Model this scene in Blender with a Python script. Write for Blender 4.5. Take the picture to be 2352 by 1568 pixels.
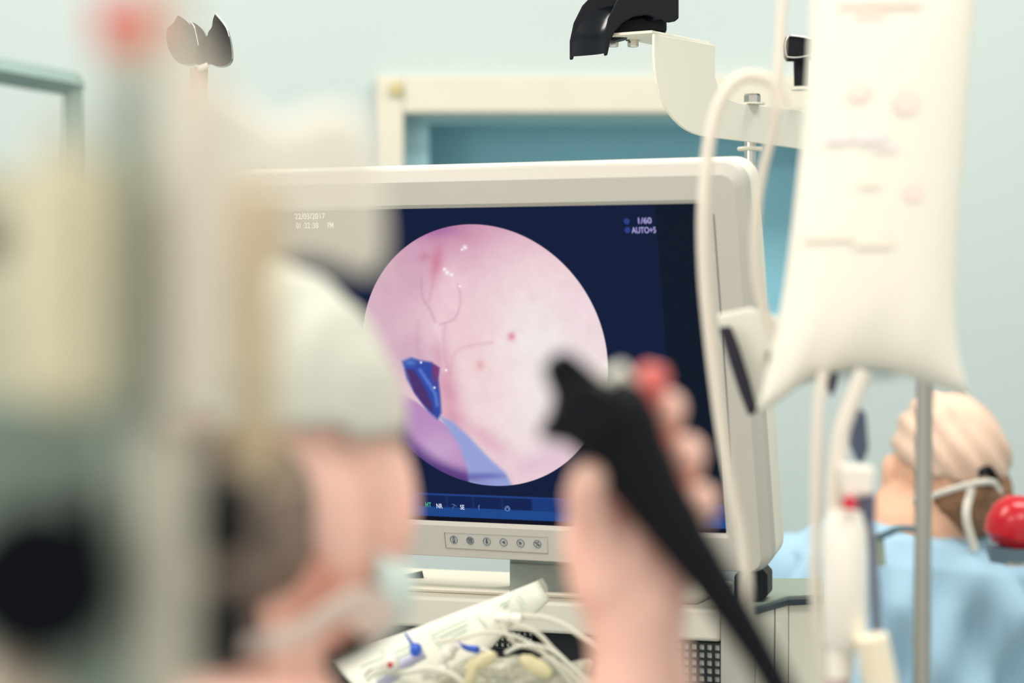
import bpy, bmesh, math, random
import numpy as np
from mathutils import Vector, Matrix
random.seed(4)
for o in list(bpy.data.objects): bpy.data.objects.remove(o)
C = bpy.context.scene
COL = C.collection
# ---------------------------------------------------------------- camera
F = 5227.0; HOR = 689.5; CH = 1.5
cam = bpy.data.objects.new('camera', bpy.data.cameras.new('camera')); COL.objects.link(cam)
cam.location = (0, 0, CH); cam.rotation_euler = (math.pi/2, 0, 0)
cam.data.sensor_width = 36; cam.data.lens = F/2352*36
cam.data.shift_y = (HOR-784)/2352
cam.data.clip_start = .05
cam.data.dof.use_dof = True; cam.data.dof.focus_distance = 2.36; cam.data.dof.aperture_fstop = 2.9
C.camera = cam
# ---------------------------------------------------------------- world, lights, exposure
C.view_settings.view_transform = 'Standard'; C.view_settings.look = 'None'
C.view_settings.exposure = 0.22; C.view_settings.gamma = 1.0; C.view_settings.use_curve_mapping = False
w = bpy.data.worlds.new('world'); C.world = w; w.use_nodes = True
w.node_tree.nodes['Background'].inputs[0].default_value = (1.0, .96, .91, 1)
w.node_tree.nodes['Background'].inputs[1].default_value = 0.80
def area(loc, rot, sx, sy, power, col=(1, .96, .91)):
    l = bpy.data.lights.new('area_light', 'AREA'); l.shape = 'RECTANGLE'; l.size = sx; l.size_y = sy
    l.energy = power; l.color = col
    o = bpy.data.objects.new('area_light', l); COL.objects.link(o); o.location = loc; o.rotation_euler = rot
    return o
LPOS = [(-.9, 1.1), (.9, 1.1), (-.9, 3.0), (.9, 3.0)]
for lx, ly in LPOS: area((lx, ly, 2.90), (0, 0, 0), 1.1, .5, 20)
area((-1.9, .2, 2.0), (math.radians(68), 0, math.radians(-60)), 1.2, 1.4, 14)   # added soft fill lamp left of the camera, no window stands there

def P(px, py, y):
    return Vector(((px-1176)/F*y, y, CH-(py-HOR)/F*y))
def S(px, y): return px/F*y          # length of px pixels at depth y
# ---------------------------------------------------------------- materials
def lin(c):
    return tuple(((x/255)/12.92 if x/255 <= .04045 else ((x/255+.055)/1.055)**2.4) for x in c)
MATS = {}
def mat(name, rgb, rough=.5, metal=0, var=.06, vscale=8, bump=0, bscale=60, sss=0, trans=0, alpha=1, emit=0, spec=.5, coat=0):
    if name in MATS: return MATS[name]
    m = bpy.data.materials.new(name); m.use_nodes = True; N = m.node_tree; b = N.nodes['Principled BSDF']
    c = lin(rgb)
    tc = N.nodes.new('ShaderNodeTexCoord'); no = N.nodes.new('ShaderNodeTexNoise'); no.inputs['Scale'].default_value = vscale
    N.links.new(tc.outputs['Object'], no.inputs['Vector'])
    rp = N.nodes.new('ShaderNodeMix'); rp.data_type = 'RGBA'
    rp.inputs[6].default_value = tuple(x*(1-var) for x in c)+(1,); rp.inputs[7].default_value = tuple(min(1, x*(1+var)) for x in c)+(1,)
    N.links.new(no.outputs['Fac'], rp.inputs[0]); N.links.new(rp.outputs[2], b.inputs['Base Color'])
    b.inputs['Roughness'].default_value = rough; b.inputs['Metallic'].default_value = metal
    b.inputs['Specular IOR Level'].default_value = spec
    if sss:
        b.inputs['Subsurface Weight'].default_value = sss; b.inputs['Subsurface Radius'].default_value = (1, .35, .2); b.inputs['Subsurface Scale'].default_value = .012
    if trans: b.inputs['Transmission Weight'].default_value = trans
    if alpha < 1: b.inputs['Alpha'].default_value = alpha
    if coat: b.inputs['Coat Weight'].default_value = coat
    if emit:
        b.inputs['Emission Color'].default_value = c+(1,); b.inputs['Emission Strength'].default_value = emit
    if bump:
        n2 = N.nodes.new('ShaderNodeTexNoise'); n2.inputs['Scale'].default_value = bscale
        N.links.new(tc.outputs['Object'], n2.inputs['Vector'])
        bp = N.nodes.new('ShaderNodeBump'); bp.inputs['Strength'].default_value = bump; bp.inputs['Distance'].default_value = .02
        N.links.new(n2.outputs['Fac'], bp.inputs['Height']); N.links.new(bp.outputs['Normal'], b.inputs['Normal'])
    MATS[name] = m; return m
def glowmat(name, rgb, s=1.0):
    if name in MATS: return MATS[name]
    m = bpy.data.materials.new(name); m.use_nodes = True; N = m.node_tree; b = N.nodes['Principled BSDF']
    b.inputs['Base Color'].default_value = (.01, .01, .01, 1); b.inputs['Roughness'].default_value = .9; b.inputs['Specular IOR Level'].default_value = 0
    b.inputs['Emission Color'].default_value = lin(rgb)+(1,); b.inputs['Emission Strength'].default_value = s*.86
    MATS[name] = m; return m
WALL = mat('wall_paint', (198, 209, 207), .7, var=.03, vscale=2)
CREAM = mat('cream_plastic', (236, 230, 214), .45, var=.02)
BEZEL = mat('bezel_plastic', (196, 190, 180), .5, var=.02)
BLACKP = mat('black_plastic', (7, 11, 20), .5, var=.1, spec=.25)
BLACKG = mat('glossy_black', (8, 12, 24), .2, var=.1, spec=.4)
CHROME = mat('chrome', (215, 212, 205), .18, metal=1)
STEEL = mat('brushed_steel', (175, 172, 165), .35, metal=.85)
# ---------------------------------------------------------------- mesh helpers
def bm_obj(name, bm, m, parent=None, smooth=True, mw=None):
    off = Vector(parent.get('_w', (0, 0, 0))) if parent is not None else Vector((0, 0, 0))
    if parent is not None and '_w' in parent:
        bmesh.ops.translate(bm, verts=bm.verts, vec=-off)
    bmesh.ops.recalc_face_normals(bm, faces=bm.faces)
    me = bpy.data.meshes.new(name); bm.to_mesh(me); bm.free()
    if m: me.materials.append(m)
    if smooth:
        me.polygons.foreach_set('use_smooth', [True]*len(me.polygons))
    o = bpy.data.objects.new(name, me); COL.objects.link(o)
    if parent is not None: o.parent = parent
    return o
def tag(o, label=None, cat=None, group=None, kind=None):
    if label: o['label'] = label
    if cat: o['category'] = cat
    if group: o['group'] = group
    if kind: o['kind'] = kind
    return o
WPOS = {}
def thing(name, loc, label, cat, group=None):
    o = bpy.data.objects.new(name, None); COL.objects.link(o); o.location = loc; o.empty_display_size = .05
    WPOS[o.name] = Vector(loc); tag(o, label, cat, group); return o
def O(name, bm, m, parent=None, smooth=True, bevel=0, seg=3, sub=0, auto=35):
    """link one mesh object; its vertices are given in world space unless the parent is a monitor-style frame"""
    if parent is not None:
        r = parent; 
        while r.parent: r = r.parent
        if r.name in WPOS: bmesh.ops.translate(bm, verts=bm.verts, vec=-WPOS[r.name])
    bmesh.ops.recalc_face_normals(bm, faces=bm.faces)
    me = bpy.data.meshes.new(name); bm.to_mesh(me); bm.free()
    if m: me.materials.append(m)
    o = bpy.data.objects.new(name, me); COL.objects.link(o)
    if parent is not None: o.parent = parent
    if smooth:
        me.polygons.foreach_set('use_smooth', [True]*len(me.polygons))
        if auto and not sub:
            try: me.set_sharp_from_angle(angle=math.radians(auto))
            except Exception: pass
    if bevel:
        md = o.modifiers.new('bevel', 'BEVEL'); md.width = bevel; md.segments = seg; md.limit_method = 'ANGLE'; md.angle_limit = math.radians(35)
        md.harden_normals = False
    if sub:
        md = o.modifiers.new('sub', 'SUBSURF'); md.levels = sub; md.render_levels = sub
    return o
def box(bm, c, s, M=None):
    r = bmesh.ops.create_cube(bm, size=1); vs = r['verts']
    for v in vs:
        p = Vector((v.co.x*s[0], v.co.y*s[1], v.co.z*s[2]))
        if M is not None: p = M @ p
        v.co = p+Vector(c)
    return vs
def bx(x0, x1, y0, y1, z0, z1, bm=None):
    bm = bm or bmesh.new(); box(bm, ((x0+x1)/2, (y0+y1)/2, (z0+z1)/2), (abs(x1-x0), abs(y1-y0), abs(z1-z0))); return bm
def catmull(pts, n=8):
    pts = [Vector(p) for p in pts]; out = []
    if len(pts) < 3: return pts
    for i in range(len(pts)-1):
        p0 = pts[max(i-1, 0)]; p1 = pts[i]; p2 = pts[i+1]; p3 = pts[min(i+2, len(pts)-1)]
        for k in range(n):
            t = k/n
            out.append(.5*((2*p1)+(-p0+p2)*t+(2*p0-5*p1+4*p2-p3)*t*t+(-p0+3*p1-3*p2+p3)*t**3))
    out.append(pts[-1]); return out
def catm2(L): return [(q.x, q.y) for q in catmull([Vector((a, b, 0)) for a, b in L], 5)]
def tube(pts, r, bm=None, seg=14, n=8, smooth=True, caps=True, flat=1.0):
    bm = bm or bmesh.new()
    rr = r if isinstance(r, (list, tuple)) else [r]*len(pts)
    if smooth and len(pts) > 2:
        P4 = catmull([Vector((*p, 0)) if False else Vector(p) for p in pts], n)
        R = [v.x for v in catmull([Vector((q, 0, 0)) for q in rr], n)]
    else: P4 = [Vector(p) for p in pts]; R = list(rr)
    prev = None; ring0 = None; up = None
    rings = []
    for i, p in enumerate(P4):
        d = (P4[min(i+1, len(P4)-1)]-P4[max(i-1, 0)]).normalized()
        if up is None:
            up = d.orthogonal().normalized()
            if abs(d.y) < .9: up = (Vector((0, 1, 0))-d*d.y).normalized()
        else: up = (up-d*up.dot(d)).normalized()
        s = d.cross(up)
        rings.append([bm.verts.new(p+(up*math.cos(a)*flat+s*math.sin(a))*R[i]) for a in [2*math.pi*k/seg for k in range(seg)]])
    for a, b in zip(rings, rings[1:]):
        for k in range(seg): bm.faces.new((a[k], a[(k+1) % seg], b[(k+1) % seg], b[k]))
    if caps: bm.faces.new(rings[0][::-1]); bm.faces.new(rings[-1])
    return bm
def lathe(c, prof, axis=(0, 0, 1), bm=None, seg=32, sx=1, sy=1):
    """prof: list of (radius, distance along axis)"""
    bm = bm or bmesh.new(); ax = Vector(axis).normalized(); q = Vector((0, 0, 1)).rotation_difference(ax).to_matrix(); c = Vector(c)
    rings = []
    for r, h in prof:
        if r < 1e-6: rings.append([bm.verts.new(c+q @ Vector((0, 0, h)))])
        else: rings.append([bm.verts.new(c+q @ Vector((r*sx*math.cos(2*math.pi*k/seg), r*sy*math.sin(2*math.pi*k/seg), h))) for k in range(seg)])
    for a, b in zip(rings, rings[1:]):
        for k in range(seg):
            k2 = (k+1) % seg
            if len(a) == 1 and len(b) == 1: continue
            if len(a) == 1: bm.faces.new((a[0], b[k2], b[k]))
            elif len(b) == 1: bm.faces.new((a[k], a[k2], b[0]))
            else: bm.faces.new((a[k], a[k2], b[k2], b[k]))
    if len(rings[0]) > 1: bm.faces.new(rings[0][::-1])
    if len(rings[-1]) > 1: bm.faces.new(rings[-1])
    return bm
def ell(bm, c, r, M=None, u=24, v=16):
    r_ = bmesh.ops.create_uvsphere(bm, u_segments=u, v_segments=v, radius=1)
    for q in r_['verts']:
        p = Vector((q.co.x*r[0], q.co.y*r[1], q.co.z*r[2]))
        if M is not None: p = M @ p
        q.co = p+Vector(c)
    return bm
def cap(bm, a, b, ra, rb, seg=20):
    """tapered capsule"""
    a = Vector(a); b = Vector(b); L = (b-a).length; n = 6
    prof = [(ra*math.sin(t), -ra*math.cos(t)) for t in [i*math.pi/2/n for i in range(n+1)]]
    prof += [(rb*math.cos(t), L+rb*math.sin(t)) for t in [i*math.pi/2/n for i in range(n+1)]]
    prof[0] = (0, -ra); prof[-1] = (0, L+rb)
    return lathe(a, prof, (b-a), bm, seg)
def poly(pts, y, t, bm=None, dirv=(0, 1, 0)):
    """outline given by points (pixel anchors at depth y), extruded by t away from the viewer"""
    bm = bm or bmesh.new()
    A = [P(p[0], p[1], y if len(p) < 3 else p[2]) for p in pts]
    return prism3(A, Vector(dirv)*t, bm)
def prism3(A, d, bm=None):
    bm = bm or bmesh.new(); d = Vector(d)
    a = [bm.verts.new(p) for p in A]; b = [bm.verts.new(Vector(p)+d) for p in A]; n = len(A)
    bm.faces.new(a); bm.faces.new(b[::-1])
    for i in range(n): bm.faces.new((a[i], a[(i+1) % n], b[(i+1) % n], b[i]))
    return bm
def pillow(pts, y, t, bm=None, rings=7, edge=.08, n=4, yoff=None, ripple=0):
    """closed outline inflated to a soft bag of thickness t, with its own depth"""
    bm = bm or bmesh.new()
    A = [P(p[0], p[1], y) for p in pts]
    A = catmull(A+[A[0]], n)[:-1] if n > 1 else A
    c = sum(A, Vector())/len(A)
    rows_f, rows_b = [], []
    for k in range(rings+1):
        s = 1-k/rings
        h = t/2*(edge+(1-edge)*math.sqrt(max(0, 1-s**2.2)))
        rf, rb = [], []
        if k == rings: rf = [bm.verts.new(c+Vector((0, -h, 0)))]; rb = [bm.verts.new(c+Vector((0, h, 0)))]
        else:
            for i, p in enumerate(A):
                q = c+(p-c)*s; rp = ripple*math.sin(i*1.7+k*.9)
                rf.append(bm.verts.new(q+Vector((0, -h+rp, 0)))); rb.append(bm.verts.new(q+Vector((0, h+rp, 0))))
        rows_f.append(rf); rows_b.append(rb)
    m = len(A)
    for rows in (rows_f, rows_b):
        for a, b in zip(rows, rows[1:]):
            for i in range(m):
                j = (i+1) % m
                if len(b) == 1: bm.faces.new((a[i], a[j], b[0]))
                else: bm.faces.new((a[i], a[j], b[j], b[i]))
    for i in range(m): bm.faces.new((rows_f[0][i], rows_f[0][(i+1) % m], rows_b[0][(i+1) % m], rows_b[0][i]))
    return bm
def remesh(o, vox, it=6, fac=.6):
    md = o.modifiers.new('remesh', 'REMESH'); md.mode = 'VOXEL'; md.voxel_size = vox; md.use_smooth_shade = True
    sm = o.modifiers.new('smooth', 'SMOOTH'); sm.iterations = it; sm.factor = fac
    return o
def rz(a): return Matrix.Rotation(a, 3, 'Z')
def text_mesh(body, name, m, parent, size, sx=.6):
    cu = bpy.data.curves.new('t', 'FONT'); cu.body = body; cu.size = size; cu.extrude = .00012; cu.offset = size*.012
    to = bpy.data.objects.new('t', cu); COL.objects.link(to)
    bpy.context.view_layer.update()
    me = bpy.data.meshes.new_from_object(to.evaluated_get(bpy.context.evaluated_depsgraph_get()))
    bpy.data.objects.remove(to); bpy.data.curves.remove(cu)
    for v in me.vertices: v.co = Vector((v.co.x*sx, -v.co.z, v.co.y))
    me.materials.clear(); me.materials.append(m)
    o = bpy.data.objects.new(name, me); COL.objects.link(o); o.parent = parent
    return o

# ================================================================ SETTING
YB = 4.05
def st(name, bm, m, **k): return tag(O(name, bm, m, **k), kind='structure')
OX0, OX1 = P(928, 0, YB).x, P(2000, 0, YB).x
OZ1, OZ0 = P(0, 262, YB).z, P(0, 770, YB).z
bm = bx(-2.6, OX0, YB, YB+.25, 0, 2.95); bx(OX1, 2.6, YB, YB+.25, 0, 2.95, bm)
bx(OX0, OX1, YB, YB+.25, 0, OZ0, bm); bx(OX0, OX1, YB, YB+.25, OZ1, 2.95, bm)
st('wall_back', bm, WALL, smooth=False)
st('wall_left', bx(-2.7, -2.6, -.6, YB+.25, 0, 2.95), WALL, smooth=False)
st('wall_right', bx(2.6, 2.7, -.6, YB+.25, 0, 2.95), WALL, smooth=False)
st('floor', bx(-2.7, 2.7, -.6, YB+.25, -.1, 0), mat('floor_vinyl', (150, 165, 165), .35, var=.08, vscale=3), smooth=False)
st('ceiling', bx(-2.7, 2.7, -.6, YB+.25, 2.95, 3.05), mat('ceiling_paint', (238, 236, 228), .8), smooth=False)
st('baseboard_back', bx(-2.6, 2.6, YB-.02, YB, 0, .12), mat('baseboard_vinyl', (120, 150, 160), .5), smooth=False)
# interior window with cream casing and lowered blue blind
win = thing('window_1', (0, YB, OZ0), None, None); win['kind'] = 'structure'
def ring(x0, x1, z0, z1, w0, w1, wt, wb, ya, yb):
    b = bx(x0-w0, x0, ya, yb, z0-wb, z1+wt); bx(x1, x1+w1, ya, yb, z0-wb, z1+wt, b)
    bx(x0, x1, ya, yb, z1, z1+wt, b); bx(x0, x1, ya, yb, z0-wb, z0, b); return b
O('casing', ring(OX0, OX1, OZ0, OZ1, S(62, YB), S(62, YB), S(85, YB), S(60, YB), YB-.025, YB+.002), mat('window_casing', (220, 214, 196), .5), win, smooth=False, bevel=.004)
O('sash', ring(OX0+.042, OX1-.042, OZ0+.04, OZ1-.012, .042, .042, .012, .04, YB+.05, YB+.09), mat('sash_blue', (165, 205, 215), .5), win, smooth=False)
O('blind', bx(OX0, OX1, YB+.205, YB+.21, OZ0, OZ1), mat('blind_blue', (140, 196, 212), .6, var=.03, vscale=3), win, smooth=False)
O('latch', lathe(P(910, 204, YB-.03), [(.0001, -.006), (.011, -.005), (.012, .003), (.0001, .006)], (0, 1, 0)), mat('latch_ochre', (200, 185, 130), .5), win)
# ceiling luminaires
for i, (lx, ly) in enumerate(LPOS):
    t = thing('ceiling_light', (lx, ly, 2.95), 'flat white ceiling light panel above the operating room, one of four', 'ceiling light', 'ceiling light panels')
    O('frame', ring(lx-.55, lx+.55, 0, 0, .03, .03, 0, 0, ly, ly) if False else bx(lx-.59, lx+.59, ly-.29, ly+.29, 2.925, 2.95), CREAM, t, smooth=False)

# ================================================================ MONITOR
th, al = math.radians(24.16), math.radians(12.55)
u = Vector((math.cos(th), -math.sin(th), 0)); v = Vector((-math.sin(al)*math.sin(th), -math.sin(al)*math.cos(th), math.cos(al))); wv = v.cross(u)
B = P(1667, 1222, 2.2135)
mon = bpy.data.objects.new('surgical_monitor', None); COL.objects.link(mon)
mon.matrix_world = Matrix(((u.x, wv.x, v.x, B.x), (u.y, wv.y, v.y, B.y), (u.z, wv.z, v.z, B.z), (0, 0, 0, 1)))
tag(mon, 'large cream flat monitor showing a round pink endoscopic picture', 'monitor')
def m_inv(px, py):
    d = Vector(((px-1176)/F, 1, -(py-HOR)/F)); A = Matrix((u, v, -d)).transposed()
    s = A.inverted() @ (Vector((0, 0, CH))-B); return s[0], s[1]
def rrect(x0, x1, z0, z1, r, n=6):
    out = []
    for cx, cz, a0 in ((x1-r, z1-r, 0), (x0+r, z1-r, 90), (x0+r, z0+r, 180), (x1-r, z0+r, 270)):
        for k in range(n+1):
            a = math.radians(a0+90*k/n); out.append((cx+r*math.cos(a), cz+r*math.sin(a)))
    return out
U0, U1, V0, V1 = -.537, .043, -.0415, .362
def loopstrip(bm, loops):
    L = [[bm.verts.new((x, y, z)) for (x, z) in lp] for lp, y in loops]; n = len(L[0])
    for a, b in zip(L, L[1:]):
        for i in range(n): bm.faces.new((a[i], a[(i+1) % n], b[(i+1) % n], b[i]))
    return L
bm = bmesh.new()
R0 = rrect
loopstrip(bm, [(R0(-.507, .001, -.001, .325, .002), .004), (R0(-.507, .001, -.001, .325, .002), -.001), (R0(-.511, .005, -.005, .329, .004), -.0035),
               (R0(U0+.008, U1-.008, V0+.004, V1-.010, .014), -.0035), (R0(U0, U1, V0, V1, .022), .006), (R0(U0, U1, V0, V1, .022), .02)])
O('bezel', bm, BEZEL, mon, auto=25)
bm = bmesh.new()
Ls = loopstrip(bm, [(R0(U0, U1, V0, V1, .022), .0202), (R0(U0+.001, U1-.001, V0+.001, V1-.001, .022), .05), (R0(U0+.02, U1-.012, V0+.015, V1-.012, .03), .078), (R0(U0+.06, U1-.05, V0+.05, V1-.05, .03), .1)])
bm.faces.new(Ls[-1])
O('back_shell', bm, CREAM, mon, auto=40)
# seam line in the right bezel
bm = bmesh.new(); box(bm, (.0125, -.0036, .16), (.0012, .0006, .31)); O('bezel_seam', bm, mat('seam_grey', (120, 118, 112), .7), mon, smooth=False)

# ---- the display: a dense grid whose colours are computed here
def sdpoly(X, Y, pts):
    pts = np.array(pts, float); n = len(pts); d = np.full(X.shape, 1e9); s = np.ones(X.shape)
    for i in range(n):
        a = pts[i]; b = pts[i-1]; ex, ey = b-a; wx, wy = X-a[0], Y-a[1]
        t = np.clip((wx*ex+wy*ey)/(ex*ex+ey*ey), 0, 1); dx, dy = wx-ex*t, wy-ey*t
        d = np.minimum(d, dx*dx+dy*dy)
        c1 = Y >= a[1]; c2 = Y < b[1]; c3 = ex*wy > ey*wx
        flip = (c1 & c2 & c3) | (~c1 & ~c2 & ~c3); s = np.where(flip, -s, s)
    return s*np.sqrt(d)
def sdline(X, Y, pts):
    d = np.full(X.shape, 1e9)
    for a, b in zip(pts, pts[1:]):
        ex, ey = b[0]-a[0], b[1]-a[1]; wx, wy = X-a[0], Y-a[1]; t = np.clip((wx*ex+wy*ey)/(ex*ex+ey*ey), 0, 1)
        d = np.minimum(d, (wx-ex*t)**2+(wy-ey*t)**2)
    return np.sqrt(d)
def smst(a, b, x):
    t = np.clip((x-a)/(b-a), 0, 1); return t*t*(3-2*t)
rng = np.random.RandomState(3)
def vnoise(X, Y, sc):
    g = rng.rand(64, 64); x = X/sc; y = Y/sc; xi = np.floor(x).astype(int); yi = np.floor(y).astype(int); fx = x-xi; fy = y-yi
    fx = fx*fx*(3-2*fx); fy = fy*fy*(3-2*fy); G = lambda i, j: g[i % 64, j % 64]
    return (G(xi, yi)*(1-fx)+G(xi+1, yi)*fx)*(1-fy)+(G(xi, yi+1)*(1-fx)+G(xi+1, yi+1)*fx)*fy
def tissue(X, Y):
    c = np.empty(X.shape+(3,)); c[:] = (234, 196, 205)
    def mix(col, m):
        c[:] = c*(1-m[..., None])+np.array(col, float)*m[..., None]
    def spot(cx, cy, rx, ry, col, k=1, a=0):
        ca, sa = math.cos(math.radians(a)), math.sin(math.radians(a)); dx, dy = X-cx, Y-cy
        q = ((dx*ca+dy*sa)/rx)**2+((-dx*sa+dy*ca)/ry)**2; mix(col, k*np.exp(-q))
    mix((206, 150, 182), .85*smst(760, 560, Y+.25*(X-900)))
    spot(940, 640, 110, 90, (212, 165, 188), .8); spot(1060, 540, 90, 40, (205, 140, 165), .6); spot(1000, 525, 60, 22, (160, 100, 160), .8)
    spot(880, 720, 60, 110, (216, 178, 196), .8)
    spot(1230, 620, 130, 90, (240, 205, 212), .8); spot(1250, 800, 200, 170, (245, 236, 236), .95); spot(1230, 930, 150, 150, (247, 240, 238), .95)
    spot(1120, 900, 90, 90, (243, 214, 216), .8); spot(1080, 760, 70, 70, (240, 200, 208), .6); spot(1330, 700, 60, 120, (242, 215, 222), .6)
    spot(1040, 680, 45, 70, (241, 205, 214), .9); spot(1010, 760, 30, 60, (240, 208, 216), .6)
    spot(1003, 600, 14, 38, (205, 120, 145), .7, 8); spot(975, 590, 16, 12, (200, 130, 160), .6); spot(940, 820, 60, 60, (205, 165, 190), .7)
    spot(1030, 900, 24, 70, (208, 140, 165), .7, -12); spot(1012, 820, 18, 40, (212, 155, 178), .6); spot(1040, 960, 40, 20, (214, 150, 175), .6, 40)
    spot(1175, 772, 9, 10, (228, 150, 165), .9); spot(1103, 838, 10, 12, (232, 175, 178), .8); spot(1225, 1010, 80, 60, (240, 220, 222), .7)
    spot(1120, 1010, 70, 22, (222, 165, 185), .6, 35); spot(1250, 1060, 90, 30, (225, 190, 212), .7, -20)
    for L, col, w_, k in (([(968, 640), (970, 680), (990, 715), (1000, 740)], (190, 140, 160), 2.2, .6), ([(1052, 655), (1058, 690), (1045, 730), (1010, 745)], (198, 145, 165), 2.0, .6),
                        ([(996, 585), (996, 640), (985, 690)], (205, 140, 160), 2.5, .5), ([(1035, 856), (1040, 820), (1060, 800), (1100, 790), (1130, 786)], (214, 160, 170), 3, .55),
                        ([(1000, 745), (1015, 790), (1020, 850)], (250, 225, 232), 4, .6), ([(1022, 745), (1018, 800), (1030, 860)], (200, 145, 168), 3, .4),
                        ([(960, 740), (958, 800), (975, 830)], (205, 150, 178), 4, .5)):
        mix(col, k*.5*np.exp(-(sdline(X, Y, catm2(L))/(w_*1.7))**2))
    n = vnoise(X, Y, 26)*.5+vnoise(X, Y, 12)*.3+vnoise(X, Y, 6)*.2
    c[:] = c*(1+((n-.5)*.045)[..., None]*np.array((.7, 1.2, 1.0)))
    # lower left fold
    low = sdpoly(X, Y, [(800, 915), (888, 912), (925, 905), (960, 925), (1005, 962), (1040, 985), (1065, 1030), (1080, 1085), (1078, 1150), (800, 1150)])
    mix((186, 142, 192), smst(4, -4, low)); mix((205, 170, 208), smst(4, -4, low)*.8*np.exp(-(((X-1010)/60)**2+((Y-1030)/45)**2)))
    e = np.hypot((X-1118)/275, (Y-817)/304)
    mix((60, 40, 110), smst(4, -4, low)*smst(.86, 1.0, np.hypot((X-1125)/282, (Y-800)/315))*.85)
    spot(900, 905, 36, 18, (232, 196, 214), .8, -15); spot(905, 925, 30, 10, (225, 190, 222), .8, -20)
    # lavender band
    band = sdpoly(X, Y, [(1008, 955), (1040, 968), (1075, 1000), (1120, 1048), (1160, 1085), (1185, 1130), (1080, 1140), (1074, 1075), (1056, 1025), (1030, 985)])
    mix((152, 164, 218), smst(7, -7, band)); mix((112, 116, 186), smst(7, -7, band)*np.exp(-(((X-1110)/55)**2+((Y-1093)/8)**2)))
    mix((90, 60, 130), .7*np.exp(-(((X-1020)/70)**2+((Y-1080-(X-1020)*.3)/8)**2)))
    # dyed opening
    br = sdpoly(X, Y, [(925, 830), (945, 822), (965, 828), (990, 832), (1008, 845), (1006, 870), (1011, 910), (1013, 948), (1005, 962), (985, 945), (955, 905), (935, 870)])
    mix((52, 74, 164), smst(6, -5, br)); mix((130, 60, 110), smst(4, -4, br)*smst(985, 1002, X)*smst(900, 850, Y))
    hole = sdpoly(X, Y, [(932, 848), (950, 850), (962, 868), (980, 900), (993, 930), (995, 948), (975, 930), (952, 900)])
    mix((78, 52, 112), smst(5, -4, hole)); mix((95, 130, 215), .8*np.exp(-(sdline(X, Y, [(965, 850), (985, 880), (1000, 905), (1004, 930)])/5)**2))
    mix((100, 140, 210), .7*np.exp(-(((X-942)/14)**2+((Y-832)/8)**2)))
    for q in ((1068, 568, 5), (1021, 618, 4), (1027, 626, 5), (1037, 631, 4), (1056, 657, 3), (1025, 850, 3), (967, 832, 3), (998, 890, 3), (1061, 573, 3)):
        spot(q[0], q[1], q[2], q[2], (255, 248, 250), .95)
    return c, e
NX, NZ = 1120, 716
us = np.linspace(-.507, .001, NX); vs_ = np.linspace(-.001, .325, NZ)
UU, VV = np.meshgrid(us, vs_)
WX = B.x+UU*u.x+VV*v.x; WY = B.y+UU*u.y+VV*v.y; WZ = B.z+VV*v.z
PX = 1176+F*WX/WY; PY = HOR-F*(WZ-CH)/WY
tc_, _ = tissue(PX, PY)
scr = np.empty(PX.shape+(3,)); scr[:] = (15, 28, 58)
scr = scr*(1-smst(-.0475, -.0465, UU)[..., None])+np.array((11, 23, 38))*smst(-.0475, -.0465, UU)[..., None]
def smix(col, m):
    global scr
    scr = scr*(1-m[..., None])+np.array(col, float)*m[..., None]
smix((24, 58, 122), smst(.0285, .0275, VV)); smix((40, 70, 145), np.exp(-((VV-.0275)/.0008)**2)*.8); smix((28, 72, 140), smst(.014, .013, VV)); smix((8, 12, 28), smst(.004, .003, VV))
for a, b in [(m_inv(p, 1166)[0], m_inv(q, 1168)[0]) for p, q in ((967, 1027), (1031, 1087), (1091, 1154), (1158, 1222))]:
    m_ = smst(a-.002, a, UU)*smst(b+.002, b-.002, UU)*smst(.0265, .0255, VV)*smst(.0135, .0145, VV); smix((17, 34, 82), m_)
circ = smst(.1352, .1343, np.hypot(UU+.2435, VV-.1733)); 
scr = scr*(1-circ[..., None])+tc_*circ[..., None]
def tolin(a):
    a = np.clip(a/255, 0, 1); return np.where(a <= .04045, a/12.92, ((a+.055)/1.055)**2.4)
verts = np.stack([UU.ravel(), np.full(UU.size, .0), VV.ravel()], 1)
ii = np.arange(NX*NZ).reshape(NZ, NX)
faces = np.stack([ii[:-1, :-1].ravel(), ii[:-1, 1:].ravel(), ii[1:, 1:].ravel(), ii[1:, :-1].ravel()], 1)
me = bpy.data.meshes.new('display'); me.vertices.add(len(verts)); me.vertices.foreach_set('co', verts.ravel())
me.loops.add(faces.size); me.loops.foreach_set('vertex_index', faces.ravel()); me.polygons.add(len(faces))
me.polygons.foreach_set('loop_start', np.arange(0, faces.size, 4)); me.update()
ca = me.color_attributes.new('picture', 'FLOAT_COLOR', 'POINT'); rgba = np.ones((len(verts), 4)); rgba[:, :3] = tolin(scr).reshape(-1, 3); ca.data.foreach_set('color', rgba.ravel())
m = bpy.data.materials.new('display'); m.use_nodes = True; N = m.node_tree; b_ = N.nodes['Principled BSDF']
at = N.nodes.new('ShaderNodeVertexColor'); at.layer_name = 'picture'; N.links.new(at.outputs[0], b_.inputs['Emission Color']); b_.inputs['Emission Strength'].default_value = .83
b_.inputs['Base Color'].default_value = (.004, .004, .006, 1); b_.inputs['Roughness'].default_value = .6; b_.inputs['Specular IOR Level'].default_value = .0
me.materials.append(m)
disp = bpy.data.objects.new('display', me); COL.objects.link(disp); disp.parent = mon
tag(disp, 'lit display with a round pink tissue picture on navy')
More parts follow.
